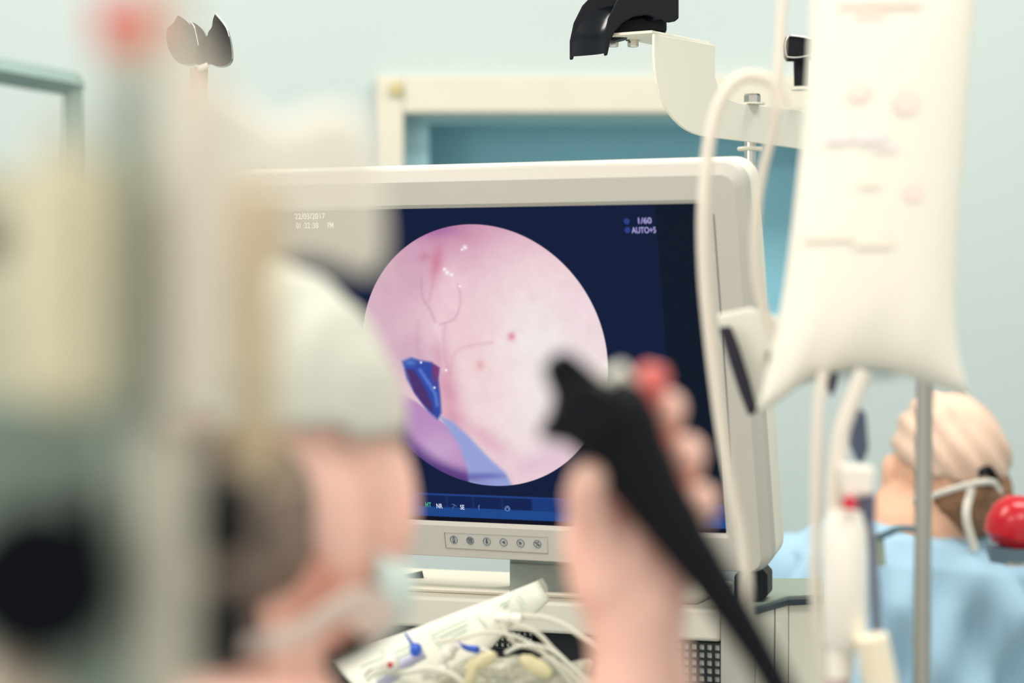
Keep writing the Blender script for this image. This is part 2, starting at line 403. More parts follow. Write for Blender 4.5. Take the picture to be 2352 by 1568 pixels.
# writing on the display
def stext(body, px, py, hpx, col, sx=.6, s=1.0, par=disp, yo=-.0006, name='screen_text'):
    a, b2 = m_inv(px, py); t = text_mesh(body, name, glowmat('glow_%d_%d_%d' % col, col, s), par, hpx*.000437*1.45, sx); t.location = (a, yo, b2); return t
stext('22/03/2017', 678, 503, 13, (255, 248, 244), .94, 1.25); stext('01 :22 :38', 681, 524, 13, (255, 248, 244), .80, 1.25); stext('PM', 753, 523, 13, (255, 248, 244), .70, 1.25)
stext('1/60', 1463, 513, 13, (170, 165, 225), 1.05); stext('AUTO+5', 1452, 535, 13, (170, 165, 225), .78)
stext('HT', 978, 1163, 11, (60, 190, 150), .72); stext('NR', 1003, 1166, 11, (215, 220, 245), .72); stext('SE', 1058, 1169, 11, (215, 220, 245), .72)
stext('f', 1099, 1170, 12, (80, 105, 165), 1.0)
def mdisc(px, py, r, m, par, yo=-.0008, t=.0004, inner=0, name='icon'):
    a, b2 = m_inv(px, py); bm = bmesh.new(); n = 32
    if inner:
        L = loopstrip(bm, [([(a+q*math.cos(2*math.pi*k/n), b2+q*math.sin(2*math.pi*k/n)) for k in range(n)], yy) for q, yy in ((r, yo+t), (r, yo), (inner, yo), (inner, yo+t))])
    else:
        L = loopstrip(bm, [([(a+r*math.cos(2*math.pi*k/n), b2+r*math.sin(2*math.pi*k/n)) for k in range(n)], yy) for yy in (yo+t, yo)]); bm.faces.new(L[-1])
    return O(name, bm, m, par, smooth=False)
mdisc(1440, 508, .003, glowmat('dotblue', (34, 60, 130)), disp, name='indicator_dot'); mdisc(1442, 528, .003, glowmat('dotblue', (34, 60, 130)), disp, name='indicator_dot')
mdisc(1166, 1167, .0029, glowmat('iconblue', (100, 130, 190)), disp, inner=.0023, name='screen_icon')
def mline(pts, wd, m, par, yo=-.0008, name='icon'):
    bm = bmesh.new()
    for a, b2 in zip(pts, pts[1:]):
        A = Vector((a[0], yo, a[1])); D = Vector((b2[0]-a[0], 0, b2[1]-a[1])); n_ = Vector((-D.z, 0, D.x)).normalized()*wd/2
        prism3([A-n_, A+D-n_, A+D+n_, A+n_], (0, .0004, 0), bm)
    return O(name, bm, m, par, smooth=False)
mp = lambda L: [m_inv(*q) for q in L]
mline(mp([(1160, 1171), (1166, 1163), (1171, 1172)]), .0007, glowmat('iconblue', (100, 130, 190)), disp, name='screen_icon')
mline(mp([(1038, 1157), (1045, 1158), (1040, 1167)]), .0008, glowmat('icondim', (70, 95, 155)), disp, name='screen_icon'); mline(mp([(1045, 1160), (1050, 1162)]), .0008, glowmat('icondim', (70, 95, 155)), disp, name='screen_icon')
# control strip with six round keys
INK = mat('key_ink', (78, 92, 110), .7); INKL = mat('key_ink_blue', (96, 130, 150), .7)
a0, b0 = m_inv(1024, 1218); a1, b1 = m_inv(1262, 1268)
mline([m_inv(1024, 1219), m_inv(1028, 1255), m_inv(1262, 1268)], .0005, mat('strip_line', (150, 145, 135), .7), mon, yo=-.0042, name='control_strip')
mline([m_inv(1024, 1219), m_inv(1260, 1230), m_inv(1262, 1268)], .0004, mat('strip_line_pale', (190, 186, 174), .7), mon, yo=-.0042, name='control_strip')
keys = [(1046, 1236), (1083.5, 1238), (1121.5, 1240), (1160, 1242), (1199, 1244), (1237.5, 1246)]
for i, (kx, ky) in enumerate(keys):
    k = mdisc(kx, ky, .0041, INKL, mon, yo=-.0044, inner=.00382, t=.0008, name='key'); a, b2 = m_inv(kx, ky); q = .0011
    ln = lambda pts, wd=.00042: mline([(a+x*q, b2+y*q) for x, y in pts], wd, INK, k, yo=-.0045, name='key_symbol')
    if i == 0: ln([(-.9, -1.4), (-.9, 1.2), (0, 2.4), (.9, 1.2), (.9, -1.4), (-.9, -1.4)]); ln([(0, -2.8), (0, -1.6)], .0018); ln([(0, 1.7), (0, 2.9)], .0008)
    if i == 1:
        ln([(-1.8, -1.8), (-1.8, 2.2), (1.8, 2.2), (1.8, -2.2), (-1.8, -1.8)])
        for yy in (1.2, .2, -.8): ln([(-1.2, yy), (1.2, yy)])
    if i == 2: ln([(0, 2.4), (0, 0)], .0012); mline([(a, b2-.0028), (a, b2-.0028)], .0001, INK, k) if False else None
    if i in (2, 3, 4):
        bm = bmesh.new(); d = {2: [(-1.5, -.1), (1.5, -.1), (0, -2.6)], 3: [(1.3, 1.6), (1.3, -1.6), (-1.7, 0)], 4: [(-1.3, 1.6), (-1.3, -1.6), (1.7, 0)]}[i]
        prism3([Vector((a+x*q, -.0046, b2+y*q)) for x, y in d], (0, .0004, 0), bm); O('key_symbol', bm, INK, k, smooth=False)
    if i == 5:
        ln([(-1.3, -2.4), (1.3, 2.4)]); ln([(-2, .8), (-1.2, 1.8), (-.5, 1.2), (-.8, .4), (-2, .8)]); ln([(.7, -.3), (2, -.5), (1.9, -1.7), (.9, -1.7), (.7, -.3)])
# neck of the stand behind and below the monitor
nk = thing('monitor_stand', P(1250, 1372, 2.332), 'grey block stand carrying the monitor on the trolley deck', 'monitor stand')
O('column', poly([(1171, 1292), (1326, 1298), (1326, 1372), (1171, 1368)], 2.332, .05), mat('stand_grey', (142, 150, 142), .6), nk, smooth=False, bevel=.002)
O('column_trim', poly([(1330, 1298), (1337, 1298), (1337, 1371), (1330, 1371)], 2.330, .05), CREAM, nk, smooth=False)

# ================================================================ TROLLEY
cy = math.radians(19); cu = Vector((math.cos(cy), -math.sin(cy), 0)); cw = Vector((math.sin(cy), math.cos(cy), 0))
FC = P(1655, 1400, 2.24); CT = FC.z
def cpt(s, d, z): q = FC+cu*s+cw*d; return Vector((q.x, q.y, z))
cart = thing('equipment_trolley', cpt(-.35, .15, 0), 'cream medical equipment trolley with black square-holed vents beneath the monitor', 'trolley')
def cprism(pts, z0, z1): return prism3([cpt(s, d, z0) for s, d in pts], (0, 0, z1-z0))
O('deck', cprism([(-.72, 0), (0, 0), (0, .19), (-.72, .19)], CT-.032, CT), mat('deck_cream', (212, 206, 192), .5, var=.02), cart, bevel=.004)
O('deck_pad', cprism([(-.70, .03), (-.03, .03), (-.03, .18), (-.70, .18)], CT, CT+.006), CREAM, cart, bevel=.005)
O('dark_bay', cprism([(-.70, .035), (-.001, .035), (-.001, .2), (-.70, .2)], .55, CT-.032), mat('bay_black', (14, 24, 30), .7, var=.2), cart, smooth=False)
O('body', cprism([(-.72, .0), (.0, .0), (.0, .2), (-.72, .2)], .12, .55), CREAM, cart, bevel=.01)
holem = mat('vent_hole_backing', (238, 246, 236), .7); barm = mat('vent_black', (10, 20, 24), .5)
def vent(s0, s1, zt, rows, cols, d):
    p = (s1-s0)/cols; back = cprism([(s0, d+.0042), (s1, d+.0042), (s1, d+.0055), (s0, d+.0055)], zt-rows*p, zt)
    bk = O('vent_backing', back, holem, cart, smooth=False); bm = bmesh.new()
    bar = p*.27
    for i in range(cols+1): prism3([cpt(s0+i*p-bar/2, d, zt-rows*p), cpt(s0+i*p+bar/2, d, zt-rows*p), cpt(s0+i*p+bar/2, d+.004, zt-rows*p), cpt(s0+i*p-bar/2, d+.004, zt-rows*p)], (0, 0, rows*p), bm)
    for j in range(rows+1): prism3([cpt(s0-bar/2, d-.0005, zt-j*p-bar/2), cpt(s1+bar/2, d-.0005, zt-j*p-bar/2), cpt(s1+bar/2, d+.0035, zt-j*p-bar/2), cpt(s0-bar/2, d+.0035, zt-j*p-bar/2)], (0, 0, bar), bm)
    O('vent_grille', bm, barm, cart, smooth=False)
    for i in range(cols):
        for j in range(rows): pass
pp = S(17.2, 2.24)/math.cos(cy)
vent(-7*pp-.001, -.001, CT-.0345, 11, 7, .004)
vent(-.252, -.252+8*pp*.78, CT-.0345, 3, 8, .024)
# side cladding: upright panels and a dark rim
prof = [(1655, 2.24), (1733, 2.195), (1780, 2.235), (1811, 2.262), (1886, 2.275)]
def ppt(px, y, z): return Vector(((px-1176)/F*y, y, z))
for i, (a, b_) in enumerate(zip(prof, prof[1:])):
    A = ppt(a[0]+(.6 if i else 0), a[1], 0); D = ppt(b_[0]-(2.2 if i in (1,) else .7), b_[1], 0); bk = Vector((.02, .05, 0))
    zt = CT-.002 if i else CT+.002
    bm = prism3([Vector((q.x, q.y, .15)) for q in (A, D, D+bk, A+bk)], (0, 0, (CT-.15)+.002))
    O('side_panel', bm, mat('panel_cream', (222, 216, 200), .5, var=.02) if i else BEZEL, cart, smooth=False, bevel=.0012)
rim = [ppt(1700, 2.19, 0), ppt(1733, 2.185, 0), ppt(1811, 2.255, 0), ppt(1893, 2.268, 0), ppt(1893, 2.40, 0), ppt(1700, 2.40, 0)]
O('dark_rim', prism3([Vector((q.x, q.y, CT+.002)) for q in rim], (0, 0, .0065)), mat('rim_navy', (38, 50, 60), .45), cart, smooth=False, bevel=.0012)
O('rim_top', prism3([Vector((q.x*.999, q.y+.008, CT+.0085)) for q in rim], (0, 0, .002)), mat('rim_green_grey', (140, 152, 138), .5), cart, smooth=False)
for sx_, sd in ((-.68, .03), (-.05, .03), (-.68, .17), (-.05, .17)):
    q = cpt(sx_, sd, 0); bm = tube([q+Vector((0, -.012, .05)), q+Vector((0, .012, .05))], .05, smooth=False, seg=24); bx(q.x-.015, q.x+.015, q.y-.015, q.y+.015, .06, .125, bm)
    O('caster', bm, BLACKP, cart)
# black foot knob below the monitor
kn = thing('clamp_knob', P(1726, 1378, 2.24), 'black angular clamp knob on the trolley rim below the monitor corner', 'knob')
bm = prism3([P(x, y, 2.215) for x, y in ((1687, 1322), (1700, 1306), (1745, 1300), (1763, 1320), (1763, 1368), (1752, 1377), (1687, 1377))], (.01, .045, 0))
O('knob_body', bm, BLACKP, kn, smooth=False, bevel=.0015)
O('stem', tube([P(1733, 1312, 2.235), P(1733, 1286, 2.235)], .003, smooth=False), CHROME, kn)
# black bar-shaped device lying on the deck at left
dv = thing('black_remote', P(945, 1330, 2.44), 'small rounded black device lying at the left of the trolley deck', 'device')
O('case', tube([P(880, 1338, 2.455), P(900, 1333, 2.455), P(940, 1328, 2.45), P(972, 1321, 2.45)], .0052, flat=1.0), BLACKP, dv)
# ================================================================ SCOPE HANGER (post, plate, three black cradles)
hz = 2.30
hg = thing('scope_hanger', (P(1723, 0, 2.515).x, 2.515, 0), 'white bracket on a chrome post carrying black scope cradles above the monitor', 'bracket')
dd = Vector((.54, .84, 0)).normalized(); X0 = P(1497, 78, hz)
def onpl(px, py, off=0):
    k = (px-1176)/F; s = (k*hz-X0.x)/(dd.x-k*dd.y); y = hz+dd.y*s; q = P(px, py, y); return q
pl = [(1497, 78), (1637, 104), (1637, 176), (1646, 205), (1664, 226), (1690, 236), (1905, 262), (1905, 352), (1745, 330), (1622, 315), (1604, 312), (1588, 307), (1572, 299), (1557, 288), (1543, 274), (1530, 257), (1519, 238), (1510, 216), (1503, 192), (1499, 162), (1497, 130)]
PLATE = mat('plate_cream', (238, 232, 218), .4, var=.02)
O('plate', prism3([onpl(*q) for q in pl], Vector((-.84, .54, 0))*-.003), PLATE, hg, smooth=False, bevel=.0008)
pn = Vector((-.84, .54, 0))
A = onpl(1497, 76); Bq = A+pn*.052; Cq = Bq+dd*.125; Dq = onpl(1636, 103); Dq.z = A.z
O('flange', prism3([A, Bq, Cq, A+dd*.125], (0, 0, .003)), PLATE, hg, smooth=False, bevel=.0008)
for bxp in (1408, 1454):
    q = P(bxp, 103, 2.36); q.z = A.z
    O('bolt', lathe(q+Vector((0, 0, -.0075)), [(.0001, 0), (.005, 0), (.0058, .001), (.0058, .006), (.0075, .0062), (.0075, .0078)], seg=6), CHROME, hg, auto=20)
O('post', tube([P(1723, 1000, 2.515), P(1723, 226, 2.515)], S(13.5, 2.49), smooth=False, seg=24), CHROME, hg)
q = P(1723, 346, 2.515)
O('post_foot', tube([Vector((q.x, 2.515, 0.02)), P(1723, 1000, 2.515)], S(13.5, 2.49), smooth=False, seg=24), CHROME, hg)
O('post_base', lathe((q.x, 2.515, 0), [(.06, 0), (.06, .012), (.02, .03), (.018, .05)]), BLACKP, hg)
O('collar', lathe(q, [(.008, 0), (.0135, 0), (.0145, .002), (.0135, .004), (.008, .004)]), CREAM, hg)
q = P(1728, 240, 2.485)
O('washer', lathe(q, [(.004, 0), (.014, 0), (.014, .0018), (.004, .0018)]), CREAM, hg)
O('bolt', lathe(q+Vector((0, 0, .0018)), [(.009, 0), (.009, .008), (.0078, .0098), (.0001, .0098)], seg=6), CHROME, hg, auto=20)
# cradle: two rims and a saddle between them
def cradle(name, org, y, mirror=1, width=Vector((-.034, .03, -.001)), scale=1, label=''):
    ox, oy = org
    T = lambda L: [P(ox+(x-1475)*scale*mirror, oy+(yy-60)*scale, y) for x, yy in L]
    near = [(1387, 128), (1387, 84), (1396, 42), (1416, 2), (1450, -34), (1500, -50), (1543, -40), (1559, -10), (1559, 42), (1550, 49), (1534, 52), (1515, 42), (1485, 34), (1455, 38), (1430, 52), (1412, 72), (1402, 94), (1395, 127)]
    c = thing(name, P(ox, oy+20*scale, y+.015), label, 'scope hook', 'black scope cradles')
    O('rim', prism3(T(near), (0, .003, 0)), BLACKP, c, smooth=False, bevel=.0012)
    O('rim', prism3([p+width for p in T(near)], (0, .003, 0)), BLACKP, c, smooth=False, bevel=.0012)
    path = T(catm2([(1392, 120), (1394, 84), (1404, 56), (1424, 30), (1455, 10), (1495, 2), (1535, 6), (1553, 35)]))
    bm = bmesh.new(); n = len(path)
    up = Vector((0, 0, .003))
    G = []
    for k in range(9):
        s = k/8; sag = -.006*scale*math.sin(math.pi*s)
        row = []
        for i, p in enumerate(path):
            t = (path[min(i+1, n-1)]-path[max(i-1, 0)]).normalized(); nn = Vector((-t.z*mirror, 0, t.x*mirror)); row.append((p+width*s+nn*sag, nn))
        G.append(row)
    tv = [[bm.verts.new(p) for p, nn in row] for row in G]; bv = [[bm.verts.new(p-nn*.002) for p, nn in row] for row in G]
    for g in (tv, bv):
        for a, b in zip(g, g[1:]):
            for i in range(n-1): bm.faces.new((a[i], a[i+1], b[i+1], b[i]))
    O('saddle', bm, BLACKG, c)
    return c
c1 = cradle('scope_cradle', (1475, 60), 2.315, label='big black curved scope cradle on the white bracket above the monitor')
O('post_block', poly([(1402, 40), (1532, 30), (1532, 76), (1490, 72), (1402, 96)], 2.335, .03), BLACKP, c1, smooth=False, bevel=.004)
c2 = thing('scope_cradle', P(1850, 200, 2.58), 'black scope cradle with pale edge, partly behind the hanging white bag', 'scope hook', 'black scope cradles')
O('rim', prism3([P(x, y, 2.56) for x, y in ((1799, 132), (1797, 104), (1802, 86), (1816, 79), (1900, 90), (1905, 128), (1880, 138), (1820, 141), (1806, 141))], (0, .004, 0)), BLACKP, c2, smooth=False, bevel=.0016)
O('rim_edge', tube([P(1806, 128, 2.557), P(1803, 104, 2.557), P(1808, 88, 2.557), P(1820, 82, 2.557), P(1870, 90, 2.557)], .0009), CHROME, c2)
O('rim_edge', tube([P(1806, 130, 2.557), P(1830, 132, 2.557), P(1880, 124, 2.557)], .0008), CHROME, c2)
O('rim', prism3([P(x, y, 2.60) for x, y in ((1812, 128), (1812, 100), (1830, 84), (1910, 92), (1910, 138), (1830, 138))], (0, .004, 0)), BLACKG, c2, smooth=False, bevel=.0016)
O('stem', lathe(P(1841, 198, 2.58), [(.0085, 0), (.0092, .03)]), BLACKP, c2)
O('washer', lathe(P(1843, 207, 2.58), [(.008, 0), (.013, 0), (.013, .0035), (.009, .0035)]), CREAM, c2)
# left hook with its own thin post
c3 = thing('scope_cradle', P(460, 160, 2.37), 'glossy black flared scope cradle at upper left on a pale post', 'scope hook', 'black scope cradles')
yh = 2.36
O('flared_rim', prism3([P(x, y, yh) for x, y in catm2([(494, 31), (506, 44), (520, 66), (528, 90), (532, 118), (531, 136), (522, 148), (505, 152), (488, 148), (476, 134), (474, 112), (476, 88), (478, 74), (486, 62), (489, 44), (494, 31)])[:-1]], (0, .016, 0)), BLACKG, c3, bevel=.006, seg=5)
O('middle_rim', prism3([P(x, y, yh+.004) for x, y in catm2([(436, 48), (452, 56), (466, 70), (474, 90), (478, 115), (476, 138), (460, 148), (444, 130), (440, 90), (436, 48)])[:-1]], (0, .02, 0)), BLACKG, c3, bevel=.006, seg=5)
O('outer_rim', prism3([P(x, y, yh+.008) for x, y in catm2([(408, 34), (430, 50), (444, 72), (450, 110), (448, 140), (430, 148), (405, 140), (386, 110), (382, 70), (398, 52), (408, 34)])[:-1]], (0, .02, 0)), BLACKG, c3, bevel=.006, seg=5)
O('saddle', prism3([P(x, y, yh+.004) for x, y in catm2([(455, 92), (470, 84), (482, 80), (496, 84), (498, 120), (490, 144), (470, 146), (450, 146), (448, 120), (455, 92)])[:-1]], (0, .014, 0)), BLACKG, c3, bevel=.005, seg=5)
O('rim_edge', tube([P(495, 32, yh-.001), P(512, 52, yh-.001), P(522, 68, yh-.001), P(527, 84, yh-.001)], .0011), CHROME, c3)
O('rim_edge', tube([P(437, 50, yh), P(446, 62, yh), P(452, 84, yh), P(456, 104, yh)], .0009), CHROME, c3)
O('clip', tube([P(455, 157, yh), P(465, 155, yh), P(478, 149, yh)], [.003, .0035, .003]), CREAM, c3)
O('post_sleeve', lathe(P(457, 258, 2.372), [(.0001, 0), (.0075, 0), (.008, .002), (.0095, .045), (.005, .047)]), mat('sleeve_tan', (206, 178, 152), .6), c3)
O('post', tube([Vector((P(457, 0, 2.37).x, 2.372, 0)), P(457, 250, 2.372)], .004, smooth=False), CREAM, c3)
O('post_base', lathe((P(457, 0, 2.37).x, 2.372, 0), [(.05, 0), (.05, .01), (.01, .03)]), BLACKP, c3)

# ================================================================ CLUTTER: packaging, stopcocks, tubing on the tray in front
tz = 2.02
tray = thing('instrument_tray', P(1100, 1700, tz), 'clear crumpled plastic tray of tubing sets below the monitor', 'tray')
CLEAR = mat('clear_plastic', (225, 222, 205), .12, alpha=.30, var=.1)
CLEARD = mat('clear_plastic_thick', (222, 220, 200), .12, alpha=.5, var=.2, vscale=40, bump=.6, bscale=50)
TRAYZ = P(0, 1640, tz).z
O('tray_base', bx(P(780, 0, tz).x, P(1420, 0, tz).x, tz-.06, tz+.12, TRAYZ-.012, TRAYZ), CREAM, tray, bevel=.004)
O('stand_column', bx(-.05, .0, tz, tz+.05, 0.02, TRAYZ-.012), STEEL, tray, bevel=.004)
O('stand_foot', bx(-.2, .15, tz-.08, tz+.12, 0, .02), STEEL, tray, bevel=.004)
# crumpled clear bag
bm = bmesh.new(); bmesh.ops.create_icosphere(bm, subdivisions=5, radius=1)
cc = P(1190, 1625, 2.0)
for q in bm.verts:
    n = q.co.copy(); h = .12*math.sin(9*n.x+3*n.z)*math.cos(7*n.y)+.08*math.sin(17*n.x-11*n.z)+.05*math.sin(31*n.z+13*n.x)
    q.co = cc+Vector((n.x*.085, n.y*.04, max(n.z, -.7)*.043))*(1+h)
cb = O('crumpled_bag', bm, CLEARD, None); tag(cb, 'crumpled clear plastic bag of tubing below the black tray gap', 'plastic bag')
# sterile paper pack
pk = thing('sterile_pack', P(1000, 1470, 2.06), 'long white paper syringe pack with faint green print leaning over the tray', 'package')
bm = bmesh.new()
pa, pb, pc_, pd = P(765, 1514, 2.0), P(1236, 1333, 2.12), P(1262, 1378, 2.12), P(900, 1660, 1.98)
nu, nv = 30, 8; G = []
for i in range(nu+1):
    row = []
    for j in range(nv+1):
        s, t = i/nu, j/nv; p = pa.lerp(pb, s).lerp(pd.lerp(pc_, s), t)
        p = p+Vector((0, -.008*math.sin(math.pi*t)+.002*math.sin(s*13+t*4), .0025*math.sin(s*19)*t)); row.append(bm.verts.new(p))
    G.append(row)
for i in range(nu):
    for j in range(nv): bm.faces.new((G[i][j], G[i+1][j], G[i+1][j+1], G[i][j+1]))
o = O('paper', bm, mat('pack_paper', (240, 238, 222), .7, var=.03), pk, auto=0); sd = o.modifiers.new('s', 'SOLIDIFY'); sd.thickness = .004
O('clear_end', prism3([P(1232, 1334, 2.12), P(1246, 1328, 2.12), P(1256, 1345, 2.12), P(1262, 1372, 2.12), P(1242, 1370, 2.12)], (0, .004, 0)), CLEAR, pk, smooth=False)
GP = mat('green_print', (188, 215, 200), .8)
def onpack(s, t, o=-.0105): p = pa.lerp(pb, s).lerp(pd.lerp(pc_, s), t); return p+Vector((0, o-.0, 0))
for k in range(4):
    for s0, s1 in ((.08, .34), (.44, .62), (.78, .84)):
        bm = bmesh.new(); a, b_ = onpack(s0+.01*k, .2+.1*k, -.012), onpack(s1-.02*k, .2+.1*k, -.012); prism3([a, b_, b_+Vector((0, 0, -.0012)), a+Vector((0, 0, -.0012))], (0, .001, 0), bm); O('print_line', bm, GP, pk, smooth=False)
for s0, s1 in ((.43, .432), (.66, .662), (.88, .93)):
    bm = bmesh.new(); a, b_ = onpack(s0, .15, -.012), onpack(s0, .55, -.012); d = Vector((.0015, 0, 0)); prism3([a, a+d, b_+d, b_], (0, .001, 0), bm); O('print_line', bm, GP, pk, smooth=False)
# stopcocks
def stopcock(y, body, handle, colr, label, name, lev):
    t = thing(name, P(*body[0], y), label, 'stopcock')
    O('barrel', tube([P(*q, y) for q in body], S(13, y), smooth=False), mat('lilac_plastic', (200, 198, 222), .25, alpha=.85), t)
    hub = P(*handle, y-.014); hs_ = 1.45 if colr[1] else 1; O('hub', lathe(hub, [(.0001, -.008), (.0035*hs_, -.0075), (.005*hs_, -.005), (.0055*hs_, .004), (.0001, .006)], (0, 1, .1)), colr[0], t)
    O('lever', tube([hub, P(*lev, y-.014)], [.002, .0011], smooth=False), colr[0], t)
    if colr[1]: O('centre_dot', lathe(hub+Vector((0, -.0085, 0)), [(.0001, -.0006), (.0024, -.0004), (.0024, .001), (.0001, .001)], (0, 1, .1)), colr[1], t)
    return t
BLUE = mat('blue_plastic', (48, 92, 200), .35); WHT = mat('white_plastic', (240, 234, 222), .4)
RED = mat('red_plastic', (205, 40, 60), .4)
stopcock(1.99, [(905, 1535), (975, 1500)], (955, 1492), (BLUE, None), 'blue-levered stopcock standing on the tubing heap', 'stopcock', (931, 1454))
stopcock(1.97, [(915, 1545), (870, 1575)], (897, 1523), (WHT, RED), 'white stopcock with a red centre dot beside the paper pack', 'stopcock', (878, 1494))
t = thing('syringe_tip', P(1075, 1488, 2.0), 'small blue-tipped cannula lying across the tubing heap', 'cannula')
O('tip', tube([P(1048, 1474, 2.0), P(1072, 1486, 2.0), P(1096, 1492, 1.99)], [.0012, .003, .0034]), BLUE, t)
O('sheath', tube([P(1060, 1474, 2.0), P(1130, 1498, 1.99)], .0013, smooth=False), WHT, t)
for k, (L, r, lab) in enumerate((
    ([(1170, 1415), (1240, 1416), (1290, 1432), (1340, 1465), (1385, 1500), (1440, 1560)], .0026, 'thick clear tube arching rightward from the pack to the wrist'),
    ([(1180, 1432), (1230, 1450), (1270, 1490), (1320, 1540), (1360, 1600)], .0022, 'clear tube falling steeply beside the square vent holes'),
    ([(1150, 1430), (1180, 1475), (1230, 1490), (1290, 1530), (1350, 1590)], .0020, 'clear tube lying over the crumpled plastic bag'),
    ([(1000, 1475), (1060, 1465), (1110, 1452), (1160, 1455), (1200, 1468), (1250, 1500), (1330, 1590)], .0018, 'thin pale tube curving low over the heap'),
    ([(840, 1560), (870, 1540), (920, 1545), (980, 1535), (1040, 1550), (1090, 1590)], .0030, 'milky tube end at the left foot of the heap'),
    ([(1160, 1500), (1200, 1482), (1260, 1490), (1330, 1545), (1380, 1600)], .0018, 'slim tube with a tight bend on the bag'))):
    tag(O('clear_tube', tube([P(a, b, 1.985-.006*k) for a, b in L], r, seg=10), mat('tube_clear', (240, 236, 220), .2, alpha=.75), None), lab, 'tube', 'infusion tubes in the tray')
for k, (x, y2, a, lab) in enumerate(((1168, 1420, 0, 'white tube connector at the top of the heap'), (1030, 1500, .9, 'milky white connector standing beside the blue stopcock'), (1000, 1545, .3, 'round milky connector low in the heap'))):
    c = P(x, y2, 1.985); d = Vector((math.cos(a), -.3, math.sin(a)))
    tag(O('tube_connector', lathe(c, [(.0001, -.012), (.004, -.012), (.0045, -.002), (.0065, -.002), (.0065, .002), (.005, .002), (.005, .012), (.0001, .012)], d), WHT, None), lab, 'connector', 'tube connectors')
for (x, y2, r, a, lab) in ((1105, 1520, .006, .5, 'amber-tinted clear connector in the middle of the heap'), (1230, 1530, .007, -.5, 'yellowish clear drip bulb on the right of the crumpled bag'), (1080, 1560, .005, 1.2, 'short yellowish clear tube stub at the bottom of the heap')):
    c = P(x, y2, 1.955); d = Vector((math.cos(a), -.2, math.sin(a)))
    tag(O('drip_bulb', lathe(c, [(.0001, -.016), (r*.5, -.015), (r, -.008), (r, .008), (r*.6, .014), (.0001, .016)], d), mat('amber_clear', (238, 226, 180), .15, alpha=.65), None), lab, 'connector')
tag(O('black_cap_ring', tube([P(836, 1555, 1.97), P(850, 1541, 1.97), P(872, 1534, 1.97), P(890, 1536, 1.97)], .0012), BLACKP, None), 'thin black wire curl left of the white stopcock', 'wire')

# ================================================================ IV STAND, BAG AND LINES (right foreground)
iz = 1.66
BAGM = mat('bag_film', (242, 236, 222), .5, var=.01, vscale=30)
ivp = thing('iv_stand', (P(2122, 0, 1.80).x, 1.80, 0), 'slim steel drip stand pole at right behind the white bag', 'drip stand')
pt = P(2128, -420, 1.80); pt.z = 2.0
O('pole', tube([(P(2112, 0, 1.80).x, 1.80, .03), P(2116, 1568, 1.80), P(2126, 700, 1.80), (P(2132, 0, 1.8).x, 1.80, 2.02)], S(19.5, 1.8), smooth=False, seg=24), STEEL, ivp)
O('top_hook', tube([(P(2132, 0, 1.8).x, 1.80, 2.0), (P(2132, 0, 1.8).x-.02, 1.74, 2.03), (P(2050, 0, 1.7).x, 1.68, 2.0), (P(2050, 0, 1.66).x, 1.66, 1.97)], .004), STEEL, ivp)
bm = bmesh.new()
for k in range(5):
    a = 2*math.pi*k/5+.3; tube([(P(2122, 0, 1.8).x, 1.8, .06), (P(2122, 0, 1.8).x+.28*math.cos(a), 1.8+.28*math.sin(a), .04)], .012, bm, smooth=False)
    ell(bm, (P(2122, 0, 1.8).x+.28*math.cos(a), 1.8+.28*math.sin(a), .025), (.025, .025, .025))
O('base', bm, STEEL, ivp)
bag = thing('infusion_bag', P(2020, 400, iz), 'large white infusion bag hanging at right, flared bottom corners and faint red print', 'infusion bag')
def curve(L, t, n=40):
    C2 = catm2(L); x = t*(len(C2)-1); k = min(int(x), len(C2)-2); f = x-k
    return (C2[k][0]*(1-f)+C2[k+1][0]*f, C2[k][1]*(1-f)+C2[k+1][1]*f)
LE = [(1866, -240), (1862, -60), (1858, 80), (1848, 250), (1832, 400), (1814, 560), (1794, 700), (1768, 830), (1738, 948)]
RE = [(2236, -240), (2238, -60), (2232, 100), (2220, 270), (2208, 430), (2198, 580), (2194, 700), (2200, 800), (2224, 905)]
BE = [(1738, 948), (1790, 920), (1840, 884), (1900, 858), (1985, 848), (2060, 856), (2130, 880), (2180, 898), (2224, 905)]
bm = bmesh.new(); ns_, nt = 36, 44; fr, bk_ = [], []
for a_ in range(nt+1):
    t_ = a_/nt; l_ = curve(LE, t_); r_ = curve(RE, t_); f1, b1_ = [], []
    for k_ in range(ns_+1):
        s_ = k_/ns_; bq = curve(BE, s_); x = l_[0]*(1-s_)+r_[0]*s_; y2 = l_[1]*(1-s_)+r_[1]*s_
        y2 += (bq[1]-(LE[-1][1]*(1-s_)+RE[-1][1]*s_))*t_**3; x += (bq[0]-(LE[-1][0]*(1-s_)+RE[-1][0]*s_))*t_**3
        h = .0012+.022*math.sqrt(max(0, 4*s_*(1-s_)))*math.sqrt(max(0, 1-abs(2*t_-1)**5))
        h += .0012*math.sin(s_*23+t_*5)*max(0, t_-.75)*4*4*s_*(1-s_)
        q = P(x, y2, iz); f1.append(bm.verts.new(q+Vector((0, -h, 0)))); b1_.append(bm.verts.new(q+Vector((0, h, 0))))
    fr.append(f1); bk_.append(b1_)
for g in (fr, bk_):
    for a_, b_ in zip(g, g[1:]):
        for k_ in range(ns_): bm.faces.new((a_[k_], a_[k_+1], b_[k_+1], b_[k_]))
for k_ in range(ns_):
    bm.faces.new((fr[0][k_], fr[0][k_+1], bk_[0][k_+1], bk_[0][k_])); bm.faces.new((fr[-1][k_], fr[-1][k_+1], bk_[-1][k_+1], bk_[-1][k_]))
for k_ in range(nt):
    bm.faces.new((fr[k_][0], fr[k_+1][0], bk_[k_+1][0], bk_[k_][0])); bm.faces.new((fr[k_][-1], fr[k_+1][-1], bk_[k_+1][-1], bk_[k_][-1]))
O('pouch', bm, BAGM, bag, auto=0)
